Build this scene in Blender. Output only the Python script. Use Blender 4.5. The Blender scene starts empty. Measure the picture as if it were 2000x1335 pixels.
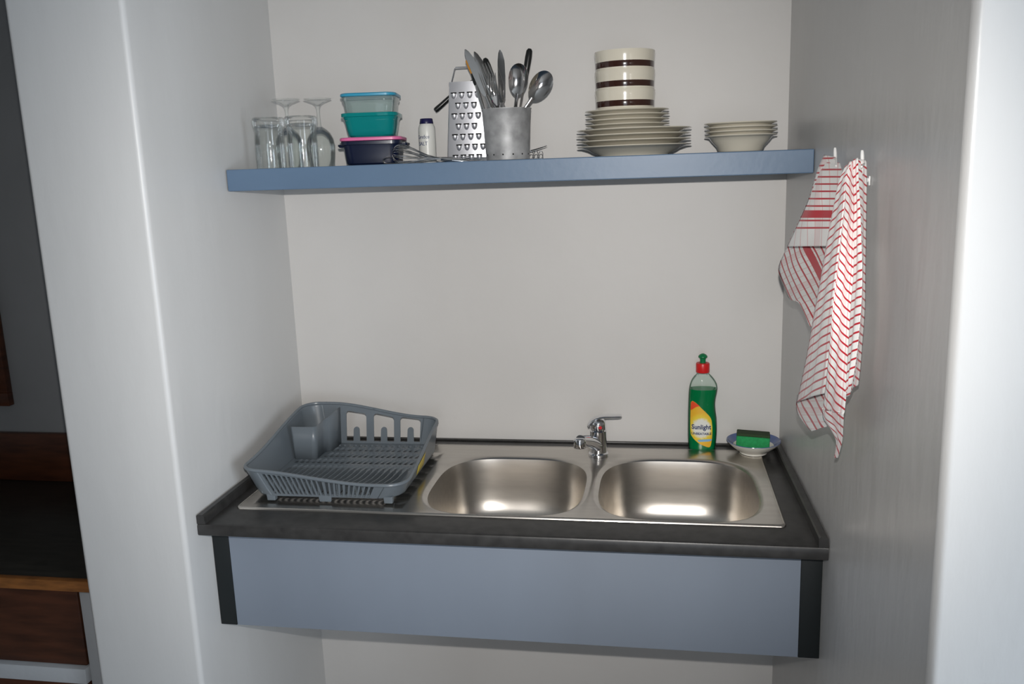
import bpy, bmesh, math, random
from mathutils import Vector, Matrix
random.seed(7)
SC = bpy.context.scene
COL = SC.collection
# ------------------------------------------------------------------ camera
CX, CY, CZ = .9873, -2.234, 1.6362
YAW, PITCH, ROLL, FPX = -.1712, -.2004, -.0347, 1688.43
_F = Vector((math.sin(YAW)*math.cos(PITCH), math.cos(YAW)*math.cos(PITCH), math.sin(PITCH)))
_R = Vector((math.cos(YAW), -math.sin(YAW), 0)); _U = _R.cross(_F)
_R2 = math.cos(ROLL)*_R + math.sin(ROLL)*_U; _U2 = -math.sin(ROLL)*_R + math.cos(ROLL)*_U
cd = bpy.data.cameras.new('camera'); cam = bpy.data.objects.new('camera', cd); COL.objects.link(cam)
cd.sensor_width = 36; cd.lens = 36*FPX/2000; cd.clip_start = .02
cam.matrix_world = Matrix(((_R2.x, _U2.x, -_F.x, CX), (_R2.y, _U2.y, -_F.y, CY), (_R2.z, _U2.z, -_F.z, CZ), (0, 0, 0, 1)))
SC.camera = cam
# ------------------------------------------------------------------ light
SC.view_settings.view_transform = 'Standard'; SC.view_settings.look = 'None'
SC.view_settings.gamma = 1; SC.view_settings.use_curve_mapping = False
SC.view_settings.exposure = .04
SC.cycles.transparent_max_bounces = 40
w = bpy.data.worlds.new('sky'); SC.world = w; w.use_nodes = True
w.node_tree.nodes['Background'].inputs[0].default_value = (.72, .82, 1, 1)
w.node_tree.nodes['Background'].inputs[1].default_value = 1.0
# the flash built into the camera, just above the lens
fl = bpy.data.lights.new('camera_flash', 'SPOT'); fl.energy = 106; fl.color = (1, .965, .925)
fl.shadow_soft_size = .009; fl.spot_size = math.radians(76.5); fl.spot_blend = 1.0
flo = bpy.data.objects.new('camera_flash', fl); COL.objects.link(flo)
flo.matrix_world = Matrix.Translation(_U2*.084 + Vector((0, 0, 0))) @ cam.matrix_world
# daylight coming in through the open doorway behind the photographer
dl = bpy.data.lights.new('doorway_daylight', 'AREA'); dl.shape = 'RECTANGLE'; dl.size = 1.0; dl.size_y = 1.6
dl.energy = 9; dl.color = (.84, .92, 1)
dlo = bpy.data.objects.new('doorway_daylight', dl); COL.objects.link(dlo)
dlo.location = (1.15, -4.62, 1.28); dlo.rotation_euler = (math.radians(90), 0, 0)

wl = bpy.data.lights.new('window_daylight', 'AREA'); wl.shape = 'RECTANGLE'; wl.size = 1.3; wl.size_y = 1.45
wl.energy = 62; wl.color = (.80, .90, 1)
wlo = bpy.data.objects.new('window_daylight', wl); COL.objects.link(wlo)
wlo.location = (2.84, -2.62, 1.25); wlo.rotation_euler = (math.radians(90), 0, math.radians(90))

# ------------------------------------------------------------------ materials
def mat(name, col, rough=.5, metal=0., bump=None, var=None, spec=.5, trans=0., ior=1.45, coat=0., aniso=0., sheen=0.):
    m = bpy.data.materials.new(name); m.use_nodes = True
    nt = m.node_tree; b = nt.nodes['Principled BSDF']
    I = b.inputs
    I['Base Color'].default_value = (*col, 1); I['Roughness'].default_value = rough; I['Metallic'].default_value = metal
    I['Specular IOR Level'].default_value = spec; I['Transmission Weight'].default_value = trans; I['IOR'].default_value = ior
    I['Coat Weight'].default_value = coat; I['Sheen Weight'].default_value = sheen
    if aniso: I['Anisotropic'].default_value = aniso
    tc = nt.nodes.new('ShaderNodeTexCoord')
    def noise(scale, stretch=(1, 1, 1), detail=4):
        mp = nt.nodes.new('ShaderNodeMapping'); mp.inputs['Scale'].default_value = stretch
        nt.links.new(tc.outputs['Object'], mp.inputs[0])
        n = nt.nodes.new('ShaderNodeTexNoise'); n.inputs['Scale'].default_value = scale; n.inputs['Detail'].default_value = detail
        nt.links.new(mp.outputs[0], n.inputs['Vector']); return n
    if var:   # (scale, amount, stretch): the paint or metal itself is uneven
        n = noise(var[0], var[2] if len(var) > 2 else (1, 1, 1))
        mx = nt.nodes.new('ShaderNodeMix'); mx.data_type = 'RGBA'
        a = var[1]
        mx.inputs[6].default_value = (*[max(0, c*(1-a)) for c in col], 1); mx.inputs[7].default_value = (*[min(1, c*(1+a)) for c in col], 1)
        rp = nt.nodes.new('ShaderNodeMapRange'); rp.inputs[1].default_value = .3; rp.inputs[2].default_value = .7
        nt.links.new(n.outputs['Fac'], rp.inputs[0]); nt.links.new(rp.outputs[0], mx.inputs[0]); nt.links.new(mx.outputs[2], I['Base Color'])
    if bump:  # (scale, strength, distance, stretch)
        n = noise(bump[0], bump[3] if len(bump) > 3 else (1, 1, 1), 6)
        bp = nt.nodes.new('ShaderNodeBump'); bp.inputs['Strength'].default_value = bump[1]; bp.inputs['Distance'].default_value = bump[2]
        nt.links.new(n.outputs['Fac'], bp.inputs['Height']); nt.links.new(bp.outputs[0], I['Normal'])
    return m

def clear(name, tint, gloss=.12, rough=.03, diffuse=0., dcol=(.8, .8, .8), lim=.8):
    """thin clear wall: mostly see-through, shiny towards grazing angles"""
    m = bpy.data.materials.new(name); m.use_nodes = True; nt = m.node_tree
    nt.nodes.remove(nt.nodes['Principled BSDF']); out = nt.nodes['Material Output']
    t = nt.nodes.new('ShaderNodeBsdfTransparent'); t.inputs[0].default_value = (*tint, 1)
    g = nt.nodes.new('ShaderNodeBsdfGlossy'); g.inputs['Roughness'].default_value = rough; g.inputs[0].default_value = (1, 1, 1, 1)
    base = t
    if diffuse:
        d = nt.nodes.new('ShaderNodeBsdfDiffuse'); d.inputs[0].default_value = (*dcol, 1)
        tl = nt.nodes.new('ShaderNodeBsdfTranslucent'); tl.inputs[0].default_value = (*dcol, 1)
        dm = nt.nodes.new('ShaderNodeMixShader'); dm.inputs[0].default_value = .5
        nt.links.new(d.outputs[0], dm.inputs[1]); nt.links.new(tl.outputs[0], dm.inputs[2])
        mm = nt.nodes.new('ShaderNodeMixShader'); mm.inputs[0].default_value = diffuse
        nt.links.new(t.outputs[0], mm.inputs[1]); nt.links.new(dm.outputs[0], mm.inputs[2]); base = mm
    f = nt.nodes.new('ShaderNodeLayerWeight'); f.inputs['Blend'].default_value = gloss
    mu = nt.nodes.new('ShaderNodeMath'); mu.operation = 'MULTIPLY'; mu.inputs[1].default_value = lim; nt.links.new(f.outputs['Fresnel'], mu.inputs[0])
    mx = nt.nodes.new('ShaderNodeMixShader'); nt.links.new(mu.outputs[0], mx.inputs[0])
    nt.links.new(base.outputs[0], mx.inputs[1]); nt.links.new(g.outputs[0], mx.inputs[2]); nt.links.new(mx.outputs[0], out.inputs[0])
    return m

M = {}
M['plaster'] = mat('painted_plaster', (.60, .585, .565), .5, bump=(38, .13, .004), var=(3, .025))
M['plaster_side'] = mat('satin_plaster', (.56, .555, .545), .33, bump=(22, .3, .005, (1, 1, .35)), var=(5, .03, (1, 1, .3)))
M['plaster_left_lit'] = mat('satin_plaster_lit', (.625, .622, .612), .36, bump=(22, .22, .005, (1, 1, .35)), var=(5, .025, (1, 1, .3)))  # same paint as the right wall, lightened to stand for stronger light here
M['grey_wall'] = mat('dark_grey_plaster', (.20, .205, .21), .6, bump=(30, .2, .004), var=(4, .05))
M['room'] = mat('room_paint', (.36, .35, .34), .7, var=(3, .03))
M['ceiling'] = mat('ceiling_paint', (.55, .54, .52), .8)
M['floor'] = mat('tiled_floor', (.48, .45, .42), .4, var=(6, .2))
M['blue'] = mat('blue_paint', (.102, .163, .25), .42, bump=(60, .15, .002), var=(9, .05, (.4, 1, 1)))
M['panel'] = mat('grey_blue_paint', (.215, .25, .305), .38, bump=(30, .1, .002, (1, 1, .3)), var=(4, .04, (1, 1, .4)))
M['blackpost'] = mat('black_batten', (.005, .008, .009), .6, bump=(80, .2, .001))
M['laminate'] = mat('dark_laminate', (.033, .032, .031), .34, bump=(160, .12, .0006), var=(45, .28))
M['steel'] = mat('brushed_steel', (.56, .53, .49), .27, 1., bump=(220, .05, .0004, (1, .06, 1)), var=(60, .06, (.1, 1, 1)))
M['steel_bowl'] = mat('satin_steel', (.56, .53, .49), .33, 1., var=(70, .05, (.15, 1, 1)))
M['chrome'] = mat('chrome', (.74, .74, .75), .07, 1.)
M['cutlery'] = mat('polished_steel', (.60, .59, .58), .13, 1.)
M['grater'] = mat('tinned_steel', (.74, .74, .77), .36, .85)
M['galv'] = mat('galvanised_zinc', (.36, .365, .37), .55, .3, bump=(60, .3, .001), var=(34, .28))
M['black'] = mat('black_plastic', (.008, .009, .009), .3)
M['dark'] = mat('dark_gap', (.006, .006, .006), .8)
M['cream'] = mat('cream_stoneware', (.64, .60, .50), .13, coat=.5, var=(6, .03))
M['brown'] = mat('brown_glaze', (.035, .012, .008), .12, coat=.5)
M['rack'] = mat('grey_plastic', (.135, .158, .178), .30, var=(8, .04))
M['teal'] = clear('teal_plastic', (.12, .66, .66), .22, .06, .55, (.015, .50, .50))
M['clearplastic'] = clear('clear_plastic', (.90, .95, .94), .2, .06, .22, (.7, .78, .76))
M['bluelid'] = mat('turquoise_lid', (.03, .27, .42), .3)
M['pinklid'] = mat('pink_lid', (.62, .13, .30), .35)
M['navy'] = mat('navy_plastic', (.004, .008, .028), .28)
M['glass'] = clear('drinking_glass', (.978, .988, .984), .3, .02, lim=.62)
M['bottle'] = clear('clear_bottle', (.93, .97, .95), .16, .05)
M['liquid'] = mat('green_liquid', (.0, .24, .075), .08, trans=.35, ior=1.34)
M['redcap'] = mat('red_cap', (.58, .012, .012), .35)
M['greencap'] = mat('green_cap', (.0, .16, .05), .35)
M['white'] = mat('white_plastic', (.66, .66, .62), .35)
M['navycap'] = mat('navy_cap', (.012, .01, .06), .35)
M['textblue'] = mat('blue_print', (.012, .03, .12), .5)
M['label_red'] = mat('label_red', (.75, .07, .02), .4)
M['label_white'] = mat('label_white', (.72, .74, .72), .4)
M['label_lblue'] = mat('label_light_blue', (.22, .42, .62), .4)
M['dishwhite'] = mat('white_porcelain', (.66, .64, .58), .12, coat=.5)
M['dishblue'] = mat('blue_glaze', (.07, .11, .27), .15, coat=.5)
M['sponge'] = mat('green_sponge', (.02, .30, .09), .9, bump=(240, .6, .002), var=(160, .12))
M['scour'] = mat('dark_scourer', (.035, .06, .025), .95, bump=(400, .8, .002))
M['orange'] = mat('orange_plastic', (.55, .24, .03), .4)
M['tape'] = mat('white_cotton_tape', (.7, .69, .67), .9)
M['hook'] = mat('white_hook', (.75, .75, .74), .3)
M['wood'] = mat('varnished_wood', (.055, .018, .008), .35, bump=(40, .1, .001, (1, 1, 8)), var=(9, .35, (1, 1, 7)))
M['woodtop'] = mat('dark_worktop', (.022, .020, .016), .38, var=(24, .35, (.5, 3, 1)))
M['woodedge'] = mat('orange_wood_edge', (.20, .075, .018), .4, var=(20, .3, (1, 1, 5)))
M['whitewash'] = mat('white_masonry', (.42, .43, .44), .6, bump=(25, .4, .005))
M['red'] = mat('red_dot', (.5, .01, .015), .3)
M['sticker'] = mat('yellow_sticker', (.62, .47, .05), .4)

def nodes_label():
    """yellow label, orange on its way up, with a pale burst in the middle"""
    m = mat('label_yellow', (.78, .52, .03), .35); nt = m.node_tree; b = nt.nodes['Principled BSDF']
    tc = nt.nodes.new('ShaderNodeTexCoord')
    d = nt.nodes.new('ShaderNodeVectorMath'); d.operation = 'DISTANCE'; d.inputs[1].default_value = (.5, .42, 0)
    nt.links.new(tc.outputs['UV'], d.inputs[0])
    n = nt.nodes.new('ShaderNodeTexNoise'); n.inputs['Scale'].default_value = 9; nt.links.new(tc.outputs['UV'], n.inputs['Vector'])
    ad = nt.nodes.new('ShaderNodeMath'); ad.operation = 'MULTIPLY_ADD'; ad.inputs[1].default_value = .16
    nt.links.new(n.outputs['Fac'], ad.inputs[0]); nt.links.new(d.outputs['Value'], ad.inputs[2])
    r = nt.nodes.new('ShaderNodeValToRGB'); r.color_ramp.elements[0].position = .42; r.color_ramp.elements[0].color = (.74, .74, .68, 1)
    r.color_ramp.elements[1].position = .54; r.color_ramp.elements[1].color = (.78, .60, .05, 1)
    e = r.color_ramp.elements.new(.74); e.color = (.76, .42, .03, 1)
    nt.links.new(ad.outputs[0], r.inputs[0]); nt.links.new(r.outputs[0], b.inputs['Base Color']); return m
M['label'] = nodes_label()

def towel_mat():
    """white cotton woven with red cross lines (along V), faint pink lines (along U) and one broad red band"""
    m = mat('tea_towel_cotton', (.8, .8, .78), .9, sheen=.2, bump=(500, .25, .0006)); nt = m.node_tree; b = nt.nodes['Principled BSDF']
    uv = nt.nodes.new('ShaderNodeUVMap'); s = nt.nodes.new('ShaderNodeSeparateXYZ'); nt.links.new(uv.outputs[0], s.inputs[0])
    def math_(op, a, b_=None, c=None):
        n = nt.nodes.new('ShaderNodeMath'); n.operation = op
        for i, x in enumerate((a, b_, c)):
            if x is None: continue
            if isinstance(x, (int, float)): n.inputs[i].default_value = x
            else: nt.links.new(x, n.inputs[i])
        return n.outputs[0]
    U, V = s.outputs[0], s.outputs[1]; P = .0187
    fv = math_('FRACT', math_('DIVIDE', V, P)); lv = math_('LESS_THAN', fv, .235)
    band = math_('MULTIPLY', math_('GREATER_THAN', V, 9.999), math_('LESS_THAN', V, 10.0187))
    hem = math_('LESS_THAN', math_('ABSOLUTE', math_('SUBTRACT', V, 10.085)), .026)      # plain border by the hem
    nohem = math_('SUBTRACT', 1, hem)
    strong = math_('MAXIMUM', math_('MULTIPLY', lv, nohem), band)
    fu = math_('FRACT', math_('DIVIDE', U, .0165)); lu = math_('LESS_THAN', fu, .12)
    fw = math_('FRACT', math_('DIVIDE', U, .0825)); wide = math_('LESS_THAN', fw, .17)
    faint = math_('MAXIMUM', math_('MULTIPLY', lu, .38), math_('MULTIPLY', wide, .20))
    a = nt.nodes.new('ShaderNodeMix'); a.data_type = 'RGBA'; a.inputs[6].default_value = (.78, .77, .75, 1); a.inputs[7].default_value = (.62, .10, .12, 1)
    nt.links.new(faint, a.inputs[0])
    c = nt.nodes.new('ShaderNodeMix'); c.data_type = 'RGBA'; c.inputs[7].default_value = (.45, .008, .022, 1)
    nt.links.new(strong, c.inputs[0]); nt.links.new(a.outputs[2], c.inputs[6]); nt.links.new(c.outputs[2], b.inputs['Base Color']); return m
M['towel'] = towel_mat()

# ------------------------------------------------------------------ helpers
class MB:
    """collects vertices and faces of one mesh"""
    def __init__(s): s.v = []; s.f = []; s.mi = []; s.uv = {}
    def add(s, vs, fs, mi=0, mx=None):
        o = len(s.v)
        s.v += [tuple((mx @ Vector(v)) if mx else Vector(v)) for v in vs]
        s.f += [tuple(i+o for i in f) for f in fs]; s.mi += [mi]*len(fs); return s
    def box(s, x0, x1, y0, y1, z0, z1, bev=0, mi=0, mx=None, seg=2):
        bm = bmesh.new(); bmesh.ops.create_cube(bm, size=1)
        for v in bm.verts: v.co = Vector(((x0+x1)/2+v.co.x*(x1-x0), (y0+y1)/2+v.co.y*(y1-y0), (z0+z1)/2+v.co.z*(z1-z0)))
        if bev: bmesh.ops.bevel(bm, geom=bm.edges[:], offset=bev, segments=seg, affect='EDGES', profile=.5)
        bm.verts.index_update()
        s.add([v.co.copy() for v in bm.verts], [[v.index for v in f.verts] for f in bm.faces], mi, mx); bm.free(); return s
    def loft(s, rings, cap0=True, cap1=True, mi=0, mx=None, closed=True):
        n = len(rings[0]); vs = [p for r in rings for p in r]; fs = []
        for k in range(len(rings)-1):
            for i in range(n if closed else n-1):
                j = (i+1) % n; fs.append((k*n+i, k*n+j, (k+1)*n+j, (k+1)*n+i))
        if cap0: fs.append(tuple(range(n))[::-1])
        if cap1: fs.append(tuple((len(rings)-1)*n+i for i in range(n)))
        return s.add(vs, fs, mi, mx)
    def lathe(s, prof, n=48, cx=0, cy=0, mi=0, mx=None, cap0=False, cap1=False):
        rings = [[(cx+r*math.cos(2*math.pi*i/n), cy+r*math.sin(2*math.pi*i/n), z) for i in range(n)] for r, z in prof]
        return s.loft(rings, cap0, cap1, mi, mx)
    def tube(s, pts, r, n=10, mi=0, closed=False, mx=None):
        pts = [Vector(p) for p in pts]; N = len(pts); rr = r if isinstance(r, (list, tuple)) else [r]*N
        rings = []; up = None
        for i, p in enumerate(pts):
            a = pts[(i-1) % N] if (closed or i > 0) else p; b = pts[(i+1) % N] if (closed or i < N-1) else p
            t = (b-a).normalized()
            if up is None: up = Vector((0, 0, 1)) if abs(t.z) < .9 else Vector((1, 0, 0))
            x = t.cross(up).normalized(); y = x.cross(t).normalized(); up = y
            rings.append([tuple(p+rr[i]*(math.cos(2*math.pi*k/n)*x+math.sin(2*math.pi*k/n)*y)) for k in range(n)])
        if closed: rings.append(rings[0]); return s.loft(rings, False, False, mi, mx)
        return s.loft(rings, True, True, mi, mx)
    def build(s, name, m, parent=None, smooth=True, solid=None, auto=35, merge=False, off=0):
        me = bpy.data.meshes.new(name); me.from_pydata([tuple(v) for v in s.v], [], s.f)
        for q in (m if isinstance(m, (list, tuple)) else [m]): me.materials.append(q)
        for p, k in zip(me.polygons, s.mi): p.material_index = k
        bm = bmesh.new(); bm.from_mesh(me)
        if merge: bmesh.ops.remove_doubles(bm, verts=bm.verts[:], dist=merge)
        bmesh.ops.recalc_face_normals(bm, faces=bm.faces[:])
        if smooth:
            ca = math.radians(auto)
            for f in bm.faces: f.smooth = True
            for e in bm.edges:
                if len(e.link_faces) == 2 and e.calc_face_angle(0) > ca: e.smooth = False
        bm.to_mesh(me); bm.free()
        o = bpy.data.objects.new(name, me); COL.objects.link(o)
        if parent: o.parent = parent
        if solid:
            md = o.modifiers.new('thickness', 'SOLIDIFY'); md.thickness = solid; md.offset = off
        return o

def tag(o, label, cat, group=None, kind=None):
    o['label'] = label; o['category'] = cat
    if group: o['group'] = group
    if kind: o['kind'] = kind
    return o
def thing(name, label, cat, loc=(0, 0, 0), rz=0, group=None, rot=None):
    o = bpy.data.objects.new(name, None); COL.objects.link(o); o.empty_display_size = .02
    o.location = loc; o.rotation_euler = rot or (0, 0, rz); return tag(o, label, cat, group)
def struct(o): o['kind'] = 'structure'; return o
def copy_tree(o, parent=None):
    c = o.copy(); COL.objects.link(c); c.parent = parent
    for ch in [k for k in list(COL.objects) if k.parent == o]: copy_tree(ch, c)
    return c
def rrect(hx, hy, r, z, cx=0, cy=0, k=5):
    r = min(r, hx-.0005, hy-.0005); P = []
    for sx, sy, a0 in ((1, 1, 0), (-1, 1, 90), (-1, -1, 180), (1, -1, 270)):
        for i in range(k+1):
            a = math.radians(a0+90*i/k); P.append((cx+sx*(hx-r)+r*math.cos(a), cy+sy*(hy-r)+r*math.sin(a), z))
    return P
def cr(pts, n):
    """smooth resampling of a polyline of tuples"""
    out = []; m = len(pts)-1
    for k in range(n):
        t = k/(n-1)*m; i = min(int(t), m-1); f = t-i
        p = [pts[max(i-1, 0)], pts[i], pts[i+1], pts[min(i+2, m)]]
        out.append(tuple(.5*((2*p[1][c])+(-p[0][c]+p[2][c])*f+(2*p[0][c]-5*p[1][c]+4*p[2][c]-p[3][c])*f*f+(-p[0][c]+3*p[1][c]-3*p[2][c]+p[3][c])*f**3) for c in range(len(pts[0]))))
    return out
def text(s, size, name, m, parent, fn, ext=.0002, bold=0., shear=0., sx=1.):
    """lettering as a mesh, laid on a surface by fn(x, y, depth)"""
    cu = bpy.data.curves.new(name, 'FONT'); cu.body = s; cu.size = size; cu.align_x = 'CENTER'; cu.extrude = ext; cu.offset = bold; cu.shear = shear
    cu.resolution_u = 3
    t = bpy.data.objects.new(name, cu); COL.objects.link(t)
    bpy.context.view_layer.update(); dg = bpy.context.evaluated_depsgraph_get()
    me = bpy.data.meshes.new_from_object(t.evaluated_get(dg)); bpy.data.objects.remove(t); bpy.data.curves.remove(cu)
    for v in me.vertices: v.co = Vector(fn(v.co.x*sx, v.co.y, v.co.z))
    me.materials.clear(); me.materials.append(m)
    o = bpy.data.objects.new(name, me); COL.objects.link(o)
    if parent: o.parent = parent
    return o

# ------------------------------------------------------------------ the setting
def prism(poly, z0, z1, name, m):
    mb = MB(); mb.loft([[(x, y, z0) for x, y in poly], [(x, y, z1) for x, y in poly]]); return struct(mb.build(name, m, auto=40))
def arc(cx, cy, r, a0, a1, n=6): return [(cx+r*math.cos(math.radians(a0+(a1-a0)*i/n)), cy+r*math.sin(math.radians(a0+(a1-a0)*i/n))) for i in range(n+1)]
ZC = 2.75
prism([(-.0091, 0), (1.2968, 0), (1.2968, .15), (-.0091, .15)], 0, ZC, 'wall_back', M['plaster'])
r = .011
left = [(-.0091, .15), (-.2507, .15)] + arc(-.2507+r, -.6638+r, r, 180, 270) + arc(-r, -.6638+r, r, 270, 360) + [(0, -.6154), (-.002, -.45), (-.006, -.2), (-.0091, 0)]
prism(left, 0, ZC, 'wall_left', M['plaster_left_lit'])
right = [(1.2968, .15), (1.2968, 0), (1.3020, -.16), (1.3065, -.33), (1.3095, -.50), (1.3104, -.6154), (1.3104, -1.2209+r)] + arc(1.3104+r, -1.2209+r, r, 180, 270) + [(2.7, -1.2209), (2.7, .15)]
prism(right, 0, ZC, 'wall_right', M['plaster_side'])
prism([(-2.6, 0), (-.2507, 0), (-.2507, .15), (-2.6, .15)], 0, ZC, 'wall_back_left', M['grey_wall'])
prism([(-2.6, -4.5), (-2.6, .15), (-2.75, .15), (-2.75, -4.5)], 0, ZC, 'wall_far_left', M['room'])
mb = MB(); mb.box(2.7, 2.82, -4.5, -3.4, 0, ZC); mb.box(2.7, 2.82, -1.95, -1.2209, 0, ZC); mb.box(2.7, 2.82, -3.4, -1.95, 0, .50); mb.box(2.7, 2.82, -3.4, -1.95, 1.95, ZC)
struct(mb.build('wall_far_right', M['room'], smooth=False))
mb = MB()
for y in (-3.40, -2.70, -2.0): mb.box(2.74, 2.78, y, y+.05, .50, 1.95)
mb.box(2.74, 2.78, -3.4, -1.95, .50, .55); mb.box(2.74, 2.78, -3.4, -1.95, 1.90, 1.95)
struct(mb.build('window_1', M['whitewash'], smooth=False))
mb = MB()   # wall behind the photographer, with a doorway
mb.box(-2.75, .65, -4.65, -4.5, 0, ZC); mb.box(1.65, 2.85, -4.65, -4.5, 0, ZC); mb.box(.65, 1.65, -4.65, -4.5, 2.05, ZC)
struct(mb.build('wall_front', M['room'], smooth=False))
mb = MB(); mb.box(.6, .66, -4.53, -4.47, 0, 2.1, .004); mb.box(1.64, 1.70, -4.53, -4.47, 0, 2.1, .004); mb.box(.6, 1.7, -4.53, -4.47, 2.04, 2.1, .004)
struct(mb.build('trim_1', M['wood']))
mb = MB(); mb.box(-2.8, 2.9, -6.5, .2, -.1, 0); struct(mb.build('floor', M['floor'], smooth=False))
mb = MB(); mb.box(-2.8, 2.9, -4.7, .2, ZC, ZC+.1); struct(mb.build('ceiling', M['ceiling'], smooth=False))

# ------------------------------------------------------------------ the other unit seen past the pier
t = thing('kitchen_unit', 'built-in wooden unit with dark top and white masonry base, left of the pier', 'cabinet', (-.9, -.3, 0))
def at(mb, name, m, **k):
    o = mb.build(name, m, t, **k)
    return o
def L(mb, x0, x1, y0, y1, z0, z1, b=.001): return mb.box(x0+.9, x1+.9, y0+.3, y1+.3, z0, z1, b)
mb = MB(); L(mb, -2.0, -.2515, -.60, -.002, .722, .75, .002); at(mb, 'top_board', M['woodtop'])['label'] = 'dark worktop'
mb = MB(); L(mb, -2.0, -.2515, -.617, -.600, .724, .7505, .002); at(mb, 'front_edging', M['woodedge'])['label'] = 'orange-brown wooden edging'
mb = MB(); L(mb, -2.0, -.2515, -.022, -.002, .7505, .90, .003); bb = at(mb, 'backboard', M['wood'])
mb = MB(); L(mb, -1.06, -.99, -.0285, -.022, .835, .858, .003); o = mb.build('handle', M['black'], bb)
mb = MB()
L(mb, -.335, -.2515, -.585, -.003, .001, .7215, .004); L(mb, -2.0, -.335, -.60, -.003, .478, .518, .004); L(mb, -2.0, -.335, -.55, -.003, .001, .06, .004)
L(mb, -2.0, -.335, -.03, -.003, .06, .7215, .002)
at(mb, 'masonry_base', M['whitewash'])['label'] = 'rough white masonry frame'
for z0, z1 in ((.52, .712), (.065, .474)):
    mb = MB(); L(mb, -1.1, -.337, -.588, -.568, z0, z1, .003); d = at(mb, 'drawer_front', M['wood'])
    mb = MB(); mb.tube([(.05-.15, -.292, (z0+z1)/2), (.05-.15, -.312, (z0+z1)/2), (.05-.05, -.312, (z0+z1)/2), (.05-.05, -.292, (z0+z1)/2)], .004); mb.build('handle', M['black'], d)
    mb = MB(); L(mb, -2.0, -1.103, -.588, -.568, z0, z1, .003); d = at(mb, 'drawer_front', M['wood'])
t2 = thing('picture_frame', 'dark wooden frame on the dim grey wall at the left edge', 'frame', (-1.1, -.012, .985))
mb = MB()
for a in ((-.175, .175, 0, .04), (-.175, .175, .725, .765), (-.175, -.135, .04, .725), (.135, .175, .04, .725)): mb.box(a[0], a[1], -.012, .010, a[2], a[3], .002)
mb.build('frame', M['wood'], t2); mb = MB(); mb.box(-.136, .136, -.001, .010, .038, .727); mb.build('panel', M['woodtop'], t2)

# ------------------------------------------------------------------ sink bench
SX0, SX1, SY0, SY1 = .0445, 1.2445, -.5277, -.0524
BOWLS = ((.6395, -.331, .181, .186), (1.0295, -.3255, .1785, .1895))
t = thing('worktop', 'dark laminate worktop with upturned side edges holding the steel sink', 'worktop', (.655, -.30, .872))
def Wx(a): return a-.655
mb = MB()   # slab as four strips round the sink cut-out, front edge rolled
prof = [(-.6154+.006, 0), (-.6154+.0015, .0015), (-.6154, .005), (-.6154, .022), (-.6154+.002, .0262), (-.6154+.007, .0281), (-.5185, .0281), (-.5185, 0)]
ends = [(.0005, 1.3092)]
rings = [[(Wx(x), y+.30, z) for y, z in prof] for x in (.0005, .02, .3, .7, 1.1, 1.29, 1.3092)]
mb.loft(rings)
for q in ([(.0005, .07, -.5185), (-.0035, .07, -.3), (-.0075, .07, -.0015)], [(1.215, 1.3085, -.5185), (1.215, 1.3065, -.4), (1.215, 1.3030, -.25), (1.215, 1.2962, -.0015)]):
    mb.loft([[(Wx(a), y+.30, 0), (Wx(b), y+.30, 0), (Wx(b), y+.30, .0281), (Wx(a), y+.30, .0281)] for a, b, y in q])
mb.box(Wx(.07), Wx(1.215), .2155, .2985, 0, .0281)
mb.build('slab', M['laminate'], t, auto=30)
for x0, x1, xb0, xb1 in ((.0012, .0195, -.0075, .0125), (1.2905, 1.3090, 1.2775, 1.2958)):
    mb = MB(); rings = []
    for y, a, b in ((-.616, x0, x1), (-.3, x0*.55+xb0*.45+.0015*(x0 < 1), x1*.55+xb1*.45), (-.001, xb0, xb1)):
        rings.append([(Wx(q), y+.30, z) for q, z in ((a, .0283), (a, .047), (a+.003, .0495), (b-.004, .0495), (b-.001, .046), (b+.001, .0283))])
    mb.loft(rings); mb.build('side_upstand', M['laminate'], t, auto=30)
mb = MB(); mb.box(Wx(-.006), Wx(1.2955), .288, .2988, .0283, .033, .0015); mb.build('rear_bead', M['laminate'], t)

# sink
t = thing('kitchen_sink', 'stainless steel double bowl sink with a drainer on its left', 'sink', (.6445, -.29, .9001))
def S_(x, y): return x-.6445, y+.29
def superbowl(hx, hy, n=72, p=3.3):
    out = []
    for i in range(n):
        a = 2*math.pi*i/n; c, s_ = math.cos(a), math.sin(a); q = (abs(c)**p+abs(s_)**p)**(-1/p); out.append((c*q*hx, s_*q*hy))
    return out
NB = 72
mb = MB()
# deck: grid with cut-outs made by bridging bowl outlines to rectangles
def deck(x0, x1, y0, y1, cx, cy, hx, hy, zt=.004):
    inner = superbowl(hx+.012, hy+.010); outer = []
    for i in range(NB):
        a = 2*math.pi*i/NB; c, s_ = math.cos(a), math.sin(a)
        tx = (x1-cx)/c if c > 1e-9 else ((x0-cx)/c if c < -1e-9 else 1e9); ty = (y1-cy)/s_ if s_ > 1e-9 else ((y0-cy)/s_ if s_ < -1e-9 else 1e9)
        k = min(tx, ty); outer.append((cx+c*k, cy+s_*k))
    # snap nearest outline points to the corners
    for X_, Y_ in ((x0, y0), (x1, y0), (x0, y1), (x1, y1)):
        j = min(range(NB), key=lambda i: (outer[i][0]-X_)**2+(outer[i][1]-Y_)**2); outer[j] = (X_, Y_)
    R = [[(*S_(x, y), zt) for x, y in outer], [(*S_(cx+x, cy+y), zt) for x, y in inner], [(*S_(cx+x*.975, cy+y*.975), zt-.0012) for x, y in inner],
         [(*S_(cx+x, cy+y), zt-.006) for x, y in superbowl(hx-.001, hy-.001)]]
    mb.loft(R, False, False)
yi0, yi1 = SY0+.006, SY1-.006
xm = (BOWLS[0][0]+BOWLS[0][2]+BOWLS[1][0]-BOWLS[1][2])/2
deck(.437, xm, yi0, yi1, *BOWLS[0]); deck(xm, SX1-.006, yi0, yi1, *BOWLS[1])
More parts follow.
